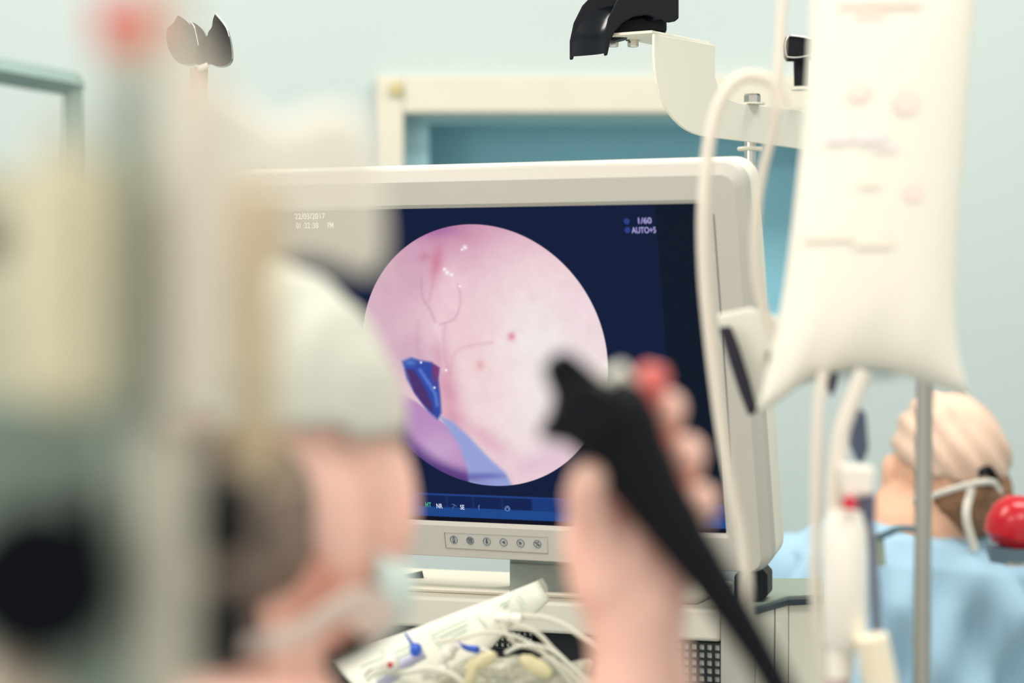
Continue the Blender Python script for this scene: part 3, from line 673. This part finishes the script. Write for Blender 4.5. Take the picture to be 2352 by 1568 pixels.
O('hanger_tab', prism3([Vector((P(x, 0, iz).x, iz, z)) for x, z in ((1990, P(0, -240, iz).z), (2110, P(0, -240, iz).z), (2080, 1.985), (2020, 1.985))], (0, .002, 0)), BAGM, bag, smooth=False)
PR = mat('red_print', (250, 226, 214), .8); PV = mat('violet_print', (238, 228, 228), .8); PT = mat('tan_print', (248, 236, 220), .8)
def bag_h(x, y2):
    t_ = min(1, max(0, (y2+240)/1140)); l_ = curve(LE, t_)[0]; r_ = curve(RE, t_)[0]; s_ = min(1, max(0, (x-l_)/(r_-l_)))
    return .0012+.022*math.sqrt(max(0, 4*s_*(1-s_)))*math.sqrt(max(0, 1-abs(2*t_-1)**5))
def onbag(L, m, nm):
    for x, y2, w_, h_, kk in L:
        bm = bmesh.new(); n = 12; G = []
        for i in range(n+1):
            row = []
            for j in range(n+1):
                a, b_ = 2*i/n-1, 2*j/n-1
                if kk: a, b_ = a*math.sqrt(1-b_*b_/2), b_*math.sqrt(1-a*a/2)
                X, Y = x+a*w_/2, y2+b_*h_/2; row.append(bm.verts.new(P(X, Y, iz)+Vector((0, -bag_h(X, Y)-.0014, 0))))
            G.append(row)
        for i in range(n):
            for j in range(n): bm.faces.new((G[i][j], G[i+1][j], G[i+1][j+1], G[i][j+1]))
        O(nm, bm, m, bag)
onbag([(1962, 215, 44, 44, 1), (2068, 240, 54, 54, 1), (2010, 16, 190, 16, 0), (1985, 40, 70, 10, 0), (2085, 445, 40, 40, 1)], PR, 'red_mark')
onbag([(1915, 322, 60, 22, 0), (1990, 322, 70, 22, 0), (2020, 345, 60, 10, 0)], PV, 'violet_print')
onbag([(1930, 540, 190, 26, 0), (1995, 560, 90, 18, 0), (1985, 425, 50, 12, 0)], PT, 'tan_print')
# white clip with black bar at the lower left of the bag
cl = thing('bag_clamp', P(1700, 830, 1.78), 'white slanted plate with a thick black bar at lower left of the bag', 'clamp')
O('plate', poly([(1646, 722), (1725, 706), (1790, 730), (1800, 900), (1750, 950), (1735, 955), (1680, 830), (1655, 752)], 1.80, .006), mat('plate_white', (240, 236, 222), .5), cl, smooth=False, bevel=.003)
O('black_bar', poly([(1654, 752), (1680, 748), (1700, 800), (1722, 870), (1742, 945), (1722, 956), (1700, 900), (1675, 825)], 1.785, .012), mat('bar_black', (28, 24, 44), .6), cl, smooth=False, bevel=.002)
O('stay', tube([P(1760, 820, 1.80), P(1950, 800, 1.80), P(2122, 800, 1.80)], .005, smooth=False), STEEL, cl)
TUB = mat('milky_tube', (246, 236, 222), .4, alpha=.72)
lines = [([(1800, -60), (1793, 60), (1786, 180), (1776, 290), (1752, 390), (1738, 480), (1734, 580), (1745, 680), (1780, 780)], .0042, 1.76, 'milky tube hanging straight from the top beside the bag'),
         ([(1800, 250), (1778, 196), (1742, 176), (1700, 180), (1664, 214), (1640, 270), (1627, 340), (1619, 420), (1615, 520), (1619, 640), (1630, 760), (1644, 880), (1662, 1010), (1684, 1130), (1703, 1220), (1714, 1300), (1720, 1390), (1738, 1460), (1766, 1560), (1800, 1680)], .0052, 1.74, 'long milky tube looping over and down along the right bezel'),
         ([(1892, 852), (1880, 930), (1876, 1040), (1874, 1200), (1872, 1320), (1876, 1400), (1890, 1500), (1900, 1640)], .0042, 1.64, 'straight milky line falling left of the drip chamber'),
         ([(1985, 852), (1962, 910), (1934, 985), (1922, 1060), (1915, 1140), (1918, 1200)], .0062, 1.63, 'wide milky line slanting from bag port to chamber')]
for L, r, y, lab in lines:
    tag(O('infusion_line', tube([P(a, b, y) for a, b in L], r), TUB, None), lab, 'tube', 'infusion lines around the bag')
dc = thing('drip_chamber', P(1945, 1300, 1.62), 'long white drip chamber with a small red cap below the bag', 'drip chamber')
O('chamber', lathe(P(1940, 1490, 1.62), [(.0001, 0), (.012, 0), (.0155, .006), (.0158, .085), (.012, .098), (.0001, .1)]), mat('chamber_white', (248, 242, 230), .4), dc)
O('outlet', lathe(P(1930, 1556, 1.62), [(.0001, 0), (.0095, 0), (.0095, .021), (.0001, .021)]), mat('chamber_white', (248, 242, 230), .4), dc)
O('outlet_band', lathe(P(1926, 1640, 1.62), [(.0001, 0), (.0085, 0), (.0085, .026), (.0001, .026)]), mat('band_rose', (205, 180, 175), .5), dc)
O('roller_clamp', poly([(1930, 1066), (2012, 1072), (2008, 1138), (1938, 1142)], 1.61, .016), WHT, dc, smooth=False, bevel=.003)
O('red_cap', lathe(P(1952, 1168, 1.605), [(.0001, 0), (.005, 0), (.0052, .007), (.0001, .009)]), mat('cap_red', (215, 20, 50), .4), dc)
O('grey_fitting', lathe(P(1990, 1212, 1.63), [(.0001, 0), (.005, .001), (.0065, .010), (.0065, .024), (.0001, .025)]), mat('fitting_grey', (96, 98, 122), .5), dc)
tag(O('grey_line', tube([P(2000, 1205, 1.64), P(2006, 1300, 1.64), P(2012, 1400, 1.64), P(2016, 1480, 1.64)], .0032), mat('line_grey', (120, 120, 140), .5), None), 'thin grey line running down beside the white drip chamber', 'tube')
O('port_block', poly([(1974, 935), (1990, 950), (1996, 1030), (1984, 1062), (1972, 1062), (1954, 1020), (1958, 975)], 1.70, .012), mat('port_slate', (88, 96, 120), .5), dc, smooth=False, bevel=.002)
O('port_dark', poly([(1898, 852), (1926, 852), (1922, 885), (1912, 912), (1902, 885)], 1.70, .01), mat('port_navy', (38, 30, 62), .5), dc, smooth=False, bevel=.001)
gc = thing('green_clip', P(2035, 1260, 1.9), 'small dull green clip on the steel pole beside the drip chamber', 'clip')
O('jaw', poly([(2000, 1232), (2030, 1222), (2036, 1300), (2004, 1302)], 1.84, .01), mat('clip_olive', (160, 172, 150), .5), gc, smooth=False, bevel=.002)
O('lever', tube([P(2020, 1232, 1.84), P(2040, 1224, 1.83), P(2066, 1214, 1.82), P(2110, 1216, 1.81)], .003), mat('clip_slate', (90, 120, 130), .5), gc)
cc_ = thing('syringe_barrel', P(2010, 1510, 1.6), 'cream plastic cylinder tilted at the lower right below the drip chamber', 'cylinder')
O('barrel', tube([P(2000, 1458, 1.6), P(2022, 1568, 1.6), P(2048, 1720, 1.6)], S(40, 1.6), smooth=False, seg=28), mat('barrel_cream', (246, 234, 208), .4), cc_, bevel=.002)

# ================================================================ PERSON IN BLUE (background right)
py_ = 3.35
p2 = thing('person', (P(2120, 0, py_).x, py_, 0), 'person in pale blue scrubs and peach cap standing behind the drip stand', 'person')
SKIN = mat('skin', (236, 186, 156), .5, sss=.25, var=.06, vscale=30)
hc = P(2185, 1075, py_); Mh = Matrix.Rotation(math.radians(-12), 3, 'Y')
bm = bmesh.new(); ell(bm, hc, (.078, .098, .108), Mh); ell(bm, hc+Vector((-.012, -.01, -.06)), (.058, .075, .06), Mh)
cap(bm, hc+Vector((-.02, .01, -.07)), P(2110, 1225, py_+.02), .052, .058)
ell(bm, hc+Vector((.0, -.02, -.10)), (.02, .03, .02)); ell(bm, hc+Vector((-.09, .0, -.01)), (.014, .02, .032)); ell(bm, hc+Vector((.07, -.03, -.03)), (.012, .02, .03))
ell(bm, hc+Vector((-.03, .1, -.03)), (.016, .022, .025))
cap(bm, P(2100, 1240, py_), (P(2100, 0, py_).x, py_, .95), .09, .13)
remesh(O('body', bm, SKIN, p2), .006, 4)
# scrub top, folds cut into its cloth
bm = bmesh.new(); cxp = P(2110, 0, py_).x
secs = [(P(0, 1188, py_).z, .055, .055, 0), (P(0, 1205, py_).z, .09, .075, 0), (P(0, 1235, py_).z, .15, .10, .0), (P(0, 1285, py_).z, .205, .12, .0), (P(0, 1370, py_).z, .235, .135, .0), (P(0, 1568, py_).z, .245, .15, 0), (.9, .23, .16, 0), (.55, .22, .16, 0), (.12, .2, .15, 0)]
rings = []; ns = 96
sub = []
for a, b in zip(secs, secs[1:]):
    for k in range(8):
        t = k/8; t = t; sub.append(tuple(a[i]*(1-t)+b[i]*t for i in range(4)))
sub.append(secs[-1])
for z, rx, ry, o_ in sub:
    row = []
    for k in range(ns):
        a = 2*math.pi*k/ns; dn = max(0, min(1, (1.18-z)/.12))
        f = 1+dn*(.09*math.sin(a*9+z*22)+.06*math.sin(a*17-z*35))+.008*math.sin(a*5+z*30)
        row.append(bm.verts.new((cxp+rx*f*math.cos(a), py_+ry*f*math.sin(a), z-.02*math.cos(a)*(1 if rx > .1 else 0))))
    rings.append(row)
for a, b in zip(rings, rings[1:]):
    for k in range(ns): bm.faces.new((a[k], a[(k+1) % ns], b[(k+1) % ns], b[k]))
SCRUB = mat('scrub_blue', (166, 200, 222), .8, var=.10, vscale=6)
o = O('scrub_top', bm, SCRUB, p2, auto=0)
bm = bmesh.new(); 
for sgn in (-1, 1):
    sh = Vector((cxp+sgn*.185, py_, P(0, 1330, py_).z)); cap(bm, sh, sh+Vector((sgn*.06, -.03, -.26)), .07, .058); cap(bm, sh+Vector((sgn*.06, -.03, -.26)), sh+Vector((sgn*.01, -.15, -.42)), .05, .04)
remesh(O('sleeves', bm, SCRUB, p2), .01, 4)
bm = bmesh.new()
for sgn in (-1, 1): cap(bm, (cxp+sgn*.09, py_, .8), (cxp+sgn*.1, py_, .1), .09, .055); ell(bm, (cxp+sgn*.1, py_-.05, .04), (.045, .12, .04))
O('legs', bm, SCRUB, p2)
# cap with folded cloth
bm = bmesh.new(); bmesh.ops.create_uvsphere(bm, u_segments=64, v_segments=40, radius=1)
dele = []
for q in bm.verts:
    n = q.co.copy()
    if n.z < -.05+.30*n.y-.25*n.x: dele.append(q); continue
    f = 1+.03*math.sin(n.x*16+n.z*9)+.02*math.sin(n.x*31+n.y*12-n.z*15)
    q.co = hc+Vector((0, 0, .015))+Mh @ Vector((n.x*.084*f, n.y*.104*f, n.z*.100*f))
bmesh.ops.delete(bm, geom=dele, context='VERTS')
o = O('cap', bm, mat('cap_peach', (236, 200, 178), .8, var=.25, vscale=22), p2, auto=0); o.modifiers.new('s', 'SOLIDIFY').thickness = .004
bm = bmesh.new(); ell(bm, hc+Vector((.014, -.025, -.035)), (.070, .078, .070), Mh); 
O('hair', bm, mat('hair_brown', (150, 112, 84), .8, var=.6, vscale=45, bump=.6, bscale=160), p2)
O('mask_tie', tube([hc+Vector((-.085, -.03, -.055)), hc+Vector((-.04, -.095, -.03)), hc+Vector((.02, -.108, -.012)), hc+Vector((.05, -.09, -.02)), hc+Vector((.06, -.07, -.07))], .0045, flat=.5), WHT, p2)
O('mask_tie', tube([hc+Vector((.01, -.10, -.02)), hc+Vector((.0, -.11, -.06)), hc+Vector((.015, -.10, -.11))], .006, flat=.4), WHT, p2)
O('mask', pillow([(2030, 1120), (2075, 1125), (2082, 1150), (2060, 1172), (2032, 1165)], py_-.0, .06, n=3), WHT, p2)
O('glasses', tube([hc+Vector((.02, -.105, .0)), hc+Vector((.035, -.098, .005)), hc+Vector((.05, -.086, -.018))], .006), BLACKP, p2)
rb = thing('red_container', P(2318, 1262, 3.05), 'round glossy red container at the right edge beside the person in blue', 'container')
O('dome', lathe(P(2325, 1255, 3.05), [(.0001, -.002), (.028, 0), (.041, .012), (.043, .03), (.036, .052), (.022, .066), (.0001, .07)], (.25, 0, 1)), mat('dome_red', (196, 14, 34), .25), rb)
O('base', lathe(P(2325, 1290, 3.05), [(.0001, 0), (.03, 0), (.036, .02), (.0001, .022)]), mat('base_slate', (110, 130, 145), .5), rb)
bm = bx(P(2300, 0, 3.05).x, P(2440, 0, 3.05).x, 3.02, 3.09, P(0, 1294, 3.05).z, P(0, 1286, 3.05).z); tube([(P(2410, 0, 3.05).x, 3.055, 0), P(2410, 1290, 3.055)], .014, bm, smooth=False)
O('pedestal', bm, STEEL, rb)

# ================================================================ FAR LEFT: steel rack with storage box
rk = thing('steel_rack', (P(90, 0, 3.6).x, 3.6, 0), 'grey metal frame rack against the wall at upper left', 'rack')
RG = mat('rack_green_grey', (140, 162, 155), .5, var=.05)
a, b_ = P(-140, 138, 3.45), P(178, 196, 3.7)
O('top_rail', tube([a, b_], S(30, 3.6), smooth=False, seg=4, flat=1), RG, rk, smooth=False)
O('post', bx(P(150, 0, 3.7).x, P(186, 0, 3.7).x, 3.68, 3.72, 0, b_.z+.015), RG, rk, smooth=False)
O('post', bx(a.x-.02, a.x+.02, 3.43, 3.47, 0, a.z), RG, rk, smooth=False)
O('shelf', prism3([Vector((q[0], q[1], P(0, 1200, 3.6).z)) for q in ((a.x, 3.43), (P(186, 0, 3.7).x, 3.68), (P(186, 0, 3.7).x, 3.9), (a.x, 3.8))], (0, 0, .02)), RG, rk, smooth=False)
# ================================================================ SURGEON (left foreground) and the scope hand
sy = 1.20
sg = thing('person', (P(560, 0, sy).x, sy, 0), 'person in a pale surgical cap and mask seen from behind, raising the black scope', 'person')
SK2 = mat('skin_rosy', (255, 202, 186), .5, sss=.5, var=.05, vscale=25)
hc2 = P(560, 1045, sy)
fd = Vector((.62, .785, 0)); sd_ = Vector((.785, -.62, 0)); Mf = Matrix((sd_, fd, Vector((0, 0, 1)))).transposed()   # local x = side, y = face direction
L2 = lambda x, y, z: hc2+Mf @ Vector((x*.96, y*.96, z*.96))
bm = bmesh.new(); ell(bm, L2(0, 0, 0), (.074, .094, .1), Mf); ell(bm, L2(0, .03, -.055), (.058, .068, .062), Mf)
ell(bm, L2(.032, .055, -.03), (.032, .036, .05), Mf); ell(bm, L2(-.032, .055, -.03), (.03, .034, .04), Mf)
ell(bm, L2(0, .105, -.03), (.013, .016, .022), Mf); ell(bm, L2(0, .085, -.085), (.02, .018, .02), Mf); ell(bm, L2(0, .085, .02), (.04, .02, .03), Mf)
for s_ in (-1, 1):
    ell(bm, L2(s_*.074, -.005, -.03), (.008, .018, .032), Mf @ Matrix.Rotation(.25, 3, 'X'))
cap(bm, L2(0, -.015, -.06), L2(0, -.04, -.19), .056, .062)
SHR = Vector((.10, 1.20, 1.04)); SHL = Vector((-.34, 1.36, 1.10)); neck = L2(0, -.04, -.19)
cap(bm, neck, SHR, .062, .06); cap(bm, neck, SHL, .062, .06); cap(bm, neck, neck+Vector((0, 0, -.25)), .1, .15)
# forearm and hand. z in depth ~1.05
hz_ = 1.17; HS = hz_/1.05
EL = Vector((P(1490, 2300, 1.20).x, 1.20, P(0, 2060, 1.2).z)); WR = P(1466, 1480, 1.20)
cap(bm, SHR, EL, .055, .045); cap(bm, EL, WR, .045, .0255)
def chain(pts, rs):
    for (a, b), (r1, r2) in zip(zip(pts, pts[1:]), zip(rs, rs[1:])): cap(bm, a, b, r1*HS, r2*HS)
Q = lambda x, y, z: P(x, y, hz_+(z-1.05)*HS)
chain([WR, Q(1452, 1400, 1.078), Q(1430, 1300, 1.08), Q(1432, 1230, 1.083)], [.0235, .024, .0255, .024])
chain([Q(1410, 1330, 1.075), Q(1385, 1250, 1.075), Q(1372, 1180, 1.078)], [.022, .020, .015])
chain([Q(1480, 1380, 1.075), Q(1500, 1300, 1.08)], [.022, .019])
chain([Q(1400, 1290, 1.07), Q(1366, 1200, 1.062), Q(1344, 1140, 1.05), Q(1352, 1098, 1.04)], [.0145, .011, .0098, .0085])       # thumb
kn_ = [Q(1430, 1160, 1.095), Q(1462, 1195, 1.1), Q(1495, 1240, 1.1), Q(1520, 1290, 1.1)]
chain([Q(1432, 1230, 1.083), kn_[0]], [.016, .0115]); chain([Q(1440, 1240, 1.083), kn_[1]], [.016, .0115]); chain([Q(1480, 1300, 1.083), kn_[2]], [.016, .0105]); chain([Q(1490, 1330, 1.083), kn_[3]], [.015, .0095])
chain([kn_[0], Q(1478, 1040, 1.1), Q(1520, 966, 1.085), Q(1532, 938, 1.062)], [.0105, .0098, .0096, .0090])     # index
chain([kn_[1], Q(1530, 1110, 1.105), Q(1570, 1062, 1.085), Q(1576, 1040, 1.060)], [.0105, .0100, .0098, .0092])     # middle
chain([kn_[2], Q(1565, 1200, 1.105), Q(1600, 1172, 1.085), Q(1606, 1150, 1.060)], [.0100, .0098, .0096, .0090])     # ring
chain([kn_[3], Q(1570, 1300, 1.10), Q(1606, 1270, 1.085), Q(1600, 1250, 1.068)], [.0092, .0088, .0080, .0074])     # little
remesh(O('body', bm, SK2, sg), .0022, 5, .5)
# cap
bm = bmesh.new(); bmesh.ops.create_uvsphere(bm, u_segments=72, v_segments=44, radius=1); dele = []
for q in bm.verts:
    n = q.co.copy()
    if n.z < .02-.10*n.y+.05: dele.append(q); continue
    f = 1+.012*math.sin(n.x*16+n.z*9)+.01*math.sin(n.x*27+n.y*12)
    q.co = L2(n.x*.084*f, -.006+n.y*.104*f, .004+n.z*.106*f)
bmesh.ops.delete(bm, geom=dele, context='VERTS')
o = O('surgical_cap', bm, mat('cap_mint', (206, 206, 193), .85, var=.05), sg, auto=0); o.modifiers.new('s', 'SOLIDIFY').thickness = .003
bm = bmesh.new(); ell(bm, L2(0, -.036, -.022), (.074, .066, .070), Mf); ell(bm, L2(0, -.05, -.09), (.055, .045, .05), Mf)
O('hair', bm, mat('hair_dark', (140, 122, 108), .8, var=.5, vscale=60, bump=.5, bscale=150), sg)
bm = bmesh.new(); bmesh.ops.create_uvsphere(bm, u_segments=48, v_segments=32, radius=1); dele = []
for q in bm.verts:
    n = q.co.copy()
    if n.y < .12: dele.append(q); continue
    q.co = L2(n.x*.073, .022+n.y*.088*(1+.02*math.sin(n.z*14)), -.078+n.z*.048)
bmesh.ops.delete(bm, geom=dele, context='VERTS')
o = O('face_mask', bm, mat('mask_cyan', (206, 228, 222), .8, var=.04), sg, auto=0); o.modifiers.new('s', 'SOLIDIFY').thickness = .002
O('mask_strap', tube([L2(.074, .03, -.09), L2(.079, .0, -.075), L2(.07, -.04, -.09), L2(.03, -.09, -.1)], .012, flat=.25), mat('strap_white', (240, 226, 214), .8), sg)
bm = bmesh.new()
secs = [(neck+Vector((0, 0, -.0)), .07, .07), (neck+Vector((0, 0, -.04)), .12, .12), (neck+Vector((.0, 0, -.09)), .24, .17), (Vector((neck.x, neck.y, 1.0)), .27, .19), (Vector((neck.x, neck.y, .7)), .24, .19), (Vector((neck.x, neck.y, .1)), .27, .22)]
rings = []
for c, rx, ry in secs:
    rings.append([bm.verts.new(c+Mf @ Vector((rx*math.cos(a)*(1+.03*math.sin(a*7)), ry*math.sin(a), 0))) for a in [2*math.pi*k/48 for k in range(48)]])
for a, b in zip(rings, rings[1:]):
    for k in range(48): bm.faces.new((a[k], a[(k+1) % 48], b[(k+1) % 48], b[k]))
O('gown', bm, mat('gown_teal', (120, 160, 158), .85), sg, sub=1)
bm = bmesh.new()
for s_ in (-1, 1): ell(bm, (neck.x+s_*.1, neck.y-.02, .05), (.05, .12, .05))
O('shoes', bm, WHT, sg)

# ---- the endoscope control head in the hand
es = thing('endoscope', P(1430, 1050, 1.05), 'black endoscope control head with red valve and cable, held up in one hand', 'endoscope')
SB = mat('scope_black', (6, 11, 19), .55, var=.1, spec=.2)
y0 = 1.17
gp = [(1365, 905, 88), (1400, 960, 104), (1436, 1030, 98), (1474, 1095, 84), (1524, 1170, 72), (1574, 1245, 62), (1620, 1308, 55)]
O('grip', tube([P(a, b, y0) for a, b, r in gp], [S(r, y0) for a, b, r in gp], seg=28, flat=.85), SB, es)
O('head', prism3([P(x, y, y0-.016) for x, y in catm2([(1280, 812), (1312, 812), (1350, 842), (1385, 872), (1430, 900), (1480, 945), (1490, 1000), (1440, 1050), (1380, 1060), (1330, 1040), (1296, 1018), (1256, 1012), (1240, 996), (1262, 958), (1272, 915), (1258, 880), (1252, 842), (1280, 812)])[:-1]], (0, .034, 0)), SB, es, bevel=.004)
O('angulation_wheel', lathe(P(1350, 950, y0-.018), [(.0001, -.008), (.016, -.007), (.018, -.004), (.018, .004), (.0001, .006)], (0, 1, 0), seg=10), SB, es)
O('valve_collar', lathe(P(1405, 895, y0+.002), [(.0001, -.010), (.0070, -.010), (.0095, -.004), (.0095, .006), (.008, .013), (.0001, .014)], (.75, -.15, .6)), mat('collar_silver', (190, 188, 176), .4, metal=.3), es)
O('valve_collar', lathe(P(1448, 938, y0+.004), [(.0001, -.010), (.0056, -.010), (.0066, .009), (.0001, .013)], (.75, -.15, .6)), mat('collar_grey', (130, 126, 120), .4, metal=.3), es)
O('red_valve', lathe(P(1490, 902, y0+.006), [(.0001, -.006), (.0076, -.006), (.0088, .001), (.0084, .010), (.0058, .0145), (.0001, .015)], (.25, -.1, .95)), mat('valve_red', (226, 112, 104), .4), es)
cp = [(1610, 1294, 54), (1662, 1372, 50), (1706, 1440, 45), (1752, 1515, 40), (1802, 1610, 38), (1860, 1740, 38), (1890, 1900, 38)]
O('cable', tube([P(a, b, y0+.003) for a, b, r in cp], [S(r, y0) for a, b, r in cp], seg=20), SB, es)

# ================================================================ LEFT FOREGROUND EQUIPMENT STAND (strongly out of focus)
fz = .64; fk = fz/.72
def pf(L, k=None): return [(r if r < .0002 else r*(k or fk), h*(k or fk)) for r, h in L]
stn = thing('equipment_stand', (P(330, 0, fz).x, fz, 0), 'out of focus grey-green equipment pole very near the camera at left', 'stand')
GG = mat('pole_green_grey', (152, 164, 150), .5, var=.08)
O('pole', tube([(P(300, 0, fz).x, fz, .02), (P(300, 0, fz).x, fz, P(0, 190, fz).z)], S(52, fz), smooth=False, seg=28), GG, stn)
O('pole_sleeve', tube([(P(305, 0, fz).x, fz-.002, P(0, 960, fz).z), (P(305, 0, fz).x, fz-.002, P(0, 430, fz).z)], S(72, fz), smooth=False, seg=28), mat('sleeve_green_grey', (144, 158, 146), .5, var=.06), stn, bevel=.002)
O('pole_top', lathe(P(295, 190, fz), pf([(.008, 0), (.008, .014), (.0001, .016)])), mat('pole_pale', (196, 196, 178), .5), stn)
O('red_cap', lathe(P(290, 120, fz), pf([(.0001, 0), (.0085, .001), (.0105, .008), (.0085, .016), (.0001, .018)])), mat('cap_coral', (228, 96, 78), .5), stn)
O('clamp_body', poly([(318, 960), (436, 960), (436, 1500), (436, 1650), (318, 1650)], fz-.012, .012), mat('clamp_beige', (200, 195, 176), .5), stn, bevel=.004)
for a, b_, ra, dz in (((446, 1185), (580, 1185), 104, .70), ((446, 1450), (578, 1452), 102, .70), ((185, 1180), (290, 1180), 66, .67)):
    O('clamp_knob', tube([P(*a, dz), P(*b_, dz)], S(ra, dz), smooth=False, seg=20), mat('knob_black', (8, 12, 22), .6, spec=.2), stn, bevel=.002)
O('stand_base', lathe((P(300, 0, fz).x, fz, 0), [(.18, 0), (.18, .015), (.02, .04), (.01, .05)]), BLACKP, stn)
def fore(name, label, cat, parts):
    t = thing(name, parts[0][2], label, cat)
    for nm, b_, loc, mm in parts: O(nm, b_, mm, t)
    return t
z2 = .62
fore('infusion_bottle', 'out of focus pale yellow rounded bottle at the far left edge', 'bottle', [
    ('bottle_body', lathe(P(160, 950, z2), pf([(.0001, 0), (.009, .001), (.0155, .006), (.0165, .016), (.0165, .07), (.012, .078), (.0001, .08)])), P(160, 950, z2), mat('bottle_yellow', (216, 208, 176), .5)),
    ('bottle_bracket', tube([P(160, 700, z2+.02), P(300, 700, fz)], .004, smooth=False), None, GG),
    ('bottle_neck', lathe(P(150, 360, z2), pf([(.0001, 0), (.007, 0), (.006, .012), (.0001, .012)])), None, mat('neck_pale', (208, 206, 186), .5))])
fore('upright_cylinder', 'out of focus cream upright cylinder beside the grey-green pole', 'cylinder', [
    ('cylinder_body', lathe(P(450, 960, fz-.01), pf([(.0001, 0), (.009, .001), (.0115, .006), (.0115, .085), (.009, .1), (.006, .112), (.0001, .114)])), P(450, 960, fz-.01), mat('cylinder_cream', (232, 222, 204), .5)),
    ('cylinder_rod', tube([P(398, 150, fz-.01), P(398, -150, fz-.01), P(398, -420, fz-.01)], S(40, fz)), None, mat('rod_cream', (226, 216, 198), .5)),
    ('cylinder_bracket', tube([P(450, 760, fz), P(300, 760, fz)], .004, smooth=False), None, GG)])
fore('tan_sleeve', 'out of focus tan vertical sleeve behind the cream cylinder', 'sleeve', [
    ('sleeve_body', lathe(P(585, 1130, .71), pf([(.0001, 0), (.0075, .002), (.0085, .02), (.0085, .095), (.006, .108), (.0001, .11)])), P(585, 1130, .71), mat('sleeve_sand', (214, 192, 156), .6)),
    ('sleeve_bracket', tube([P(585, 900, .71), P(300, 900, fz)], .003, smooth=False), None, GG)])
fore('beige_case', 'out of focus tall beige case behind the yellow bottle at left', 'case', [
    ('case_body', poly([(-160, 400), (-20, 380), (110, 400), (240, 370), (250, 1000), (-160, 1000)], .80, .04), P(60, 900, .71), mat('case_beige', (206, 204, 180), .6)),
    ('case_bracket', tube([P(240, 600, .81), P(300, 600, fz)], .004, smooth=False), None, GG)])
fore('monitor_box', 'out of focus grey-green boxed device on the near pole at lower left', 'device', [
    ('device_body', poly([(-160, 930), (310, 930), (315, 1700), (-160, 1700)], fz+.06, .05), P(80, 1300, fz+.06), mat('device_green', (132, 148, 136), .6)),
    ('device_lens', tube([P(90, 1340, fz+.055), P(90, 1340, fz-.03)], S(172, fz), smooth=False, seg=28), None, mat('lens_black', (4, 8, 16), .6, spec=.1))])
fore('black_grip', 'out of focus black grip poking in at the left edge', 'grip', [
    ('grip_body', lathe(P(-30, 600, .7), pf([(.0001, 0), (.007, .002), (.0075, .014), (.0001, .017)])), P(-30, 600, .7), mat('grip_black', (22, 30, 42), .5)),
    ('grip_arm', tube([P(-30, 560, .7), P(-200, 560, .7), (P(-200, 0, .7).x, .74, 1.2)], .003, smooth=False), None, GG)])
fore('glove_box', 'out of focus cream rounded corner of a box at bottom left', 'box', [
    ('box_body', pillow([(-150, 1530), (0, 1500), (90, 1530), (140, 1600), (140, 1750), (-150, 1750)], .66, .04, n=3), P(0, 1650, .66), mat('glove_cream', (222, 206, 186), .6))])
# soft translucent drape between stand and surgeon
dr = thing('plastic_drape', P(700, 450, .96), 'milky translucent plastic drape hanging in front of the monitor left corner', 'drape')
O('film', pillow([(470, 190), (540, 215), (610, 262), (660, 278), (720, 250), (790, 246), (850, 290), (872, 380), (880, 480), (884, 570), (858, 632), (780, 610), (690, 590), (600, 640), (540, 700), (480, 640), (450, 420)], .90, .02, n=3, edge=.3), mat('drape_film', (255, 244, 230), .6, alpha=.54), dr, auto=0)
O('peach_tape', pillow([(395, 190), (440, 165), (490, 190), (500, 240), (470, 290), (420, 290), (392, 245)], .90, .006, n=3), mat('tape_peach', (240, 206, 178), .7, alpha=.75), dr, auto=0)
O('drape_rail', tube([P(300, 600, fz), P(420, 500, .9), P(560, 420, .955)], .002), mat('rail_cream', (225, 218, 200), .5), dr)
for o in list(bpy.data.objects):
    if '_w' in o: del o['_w']
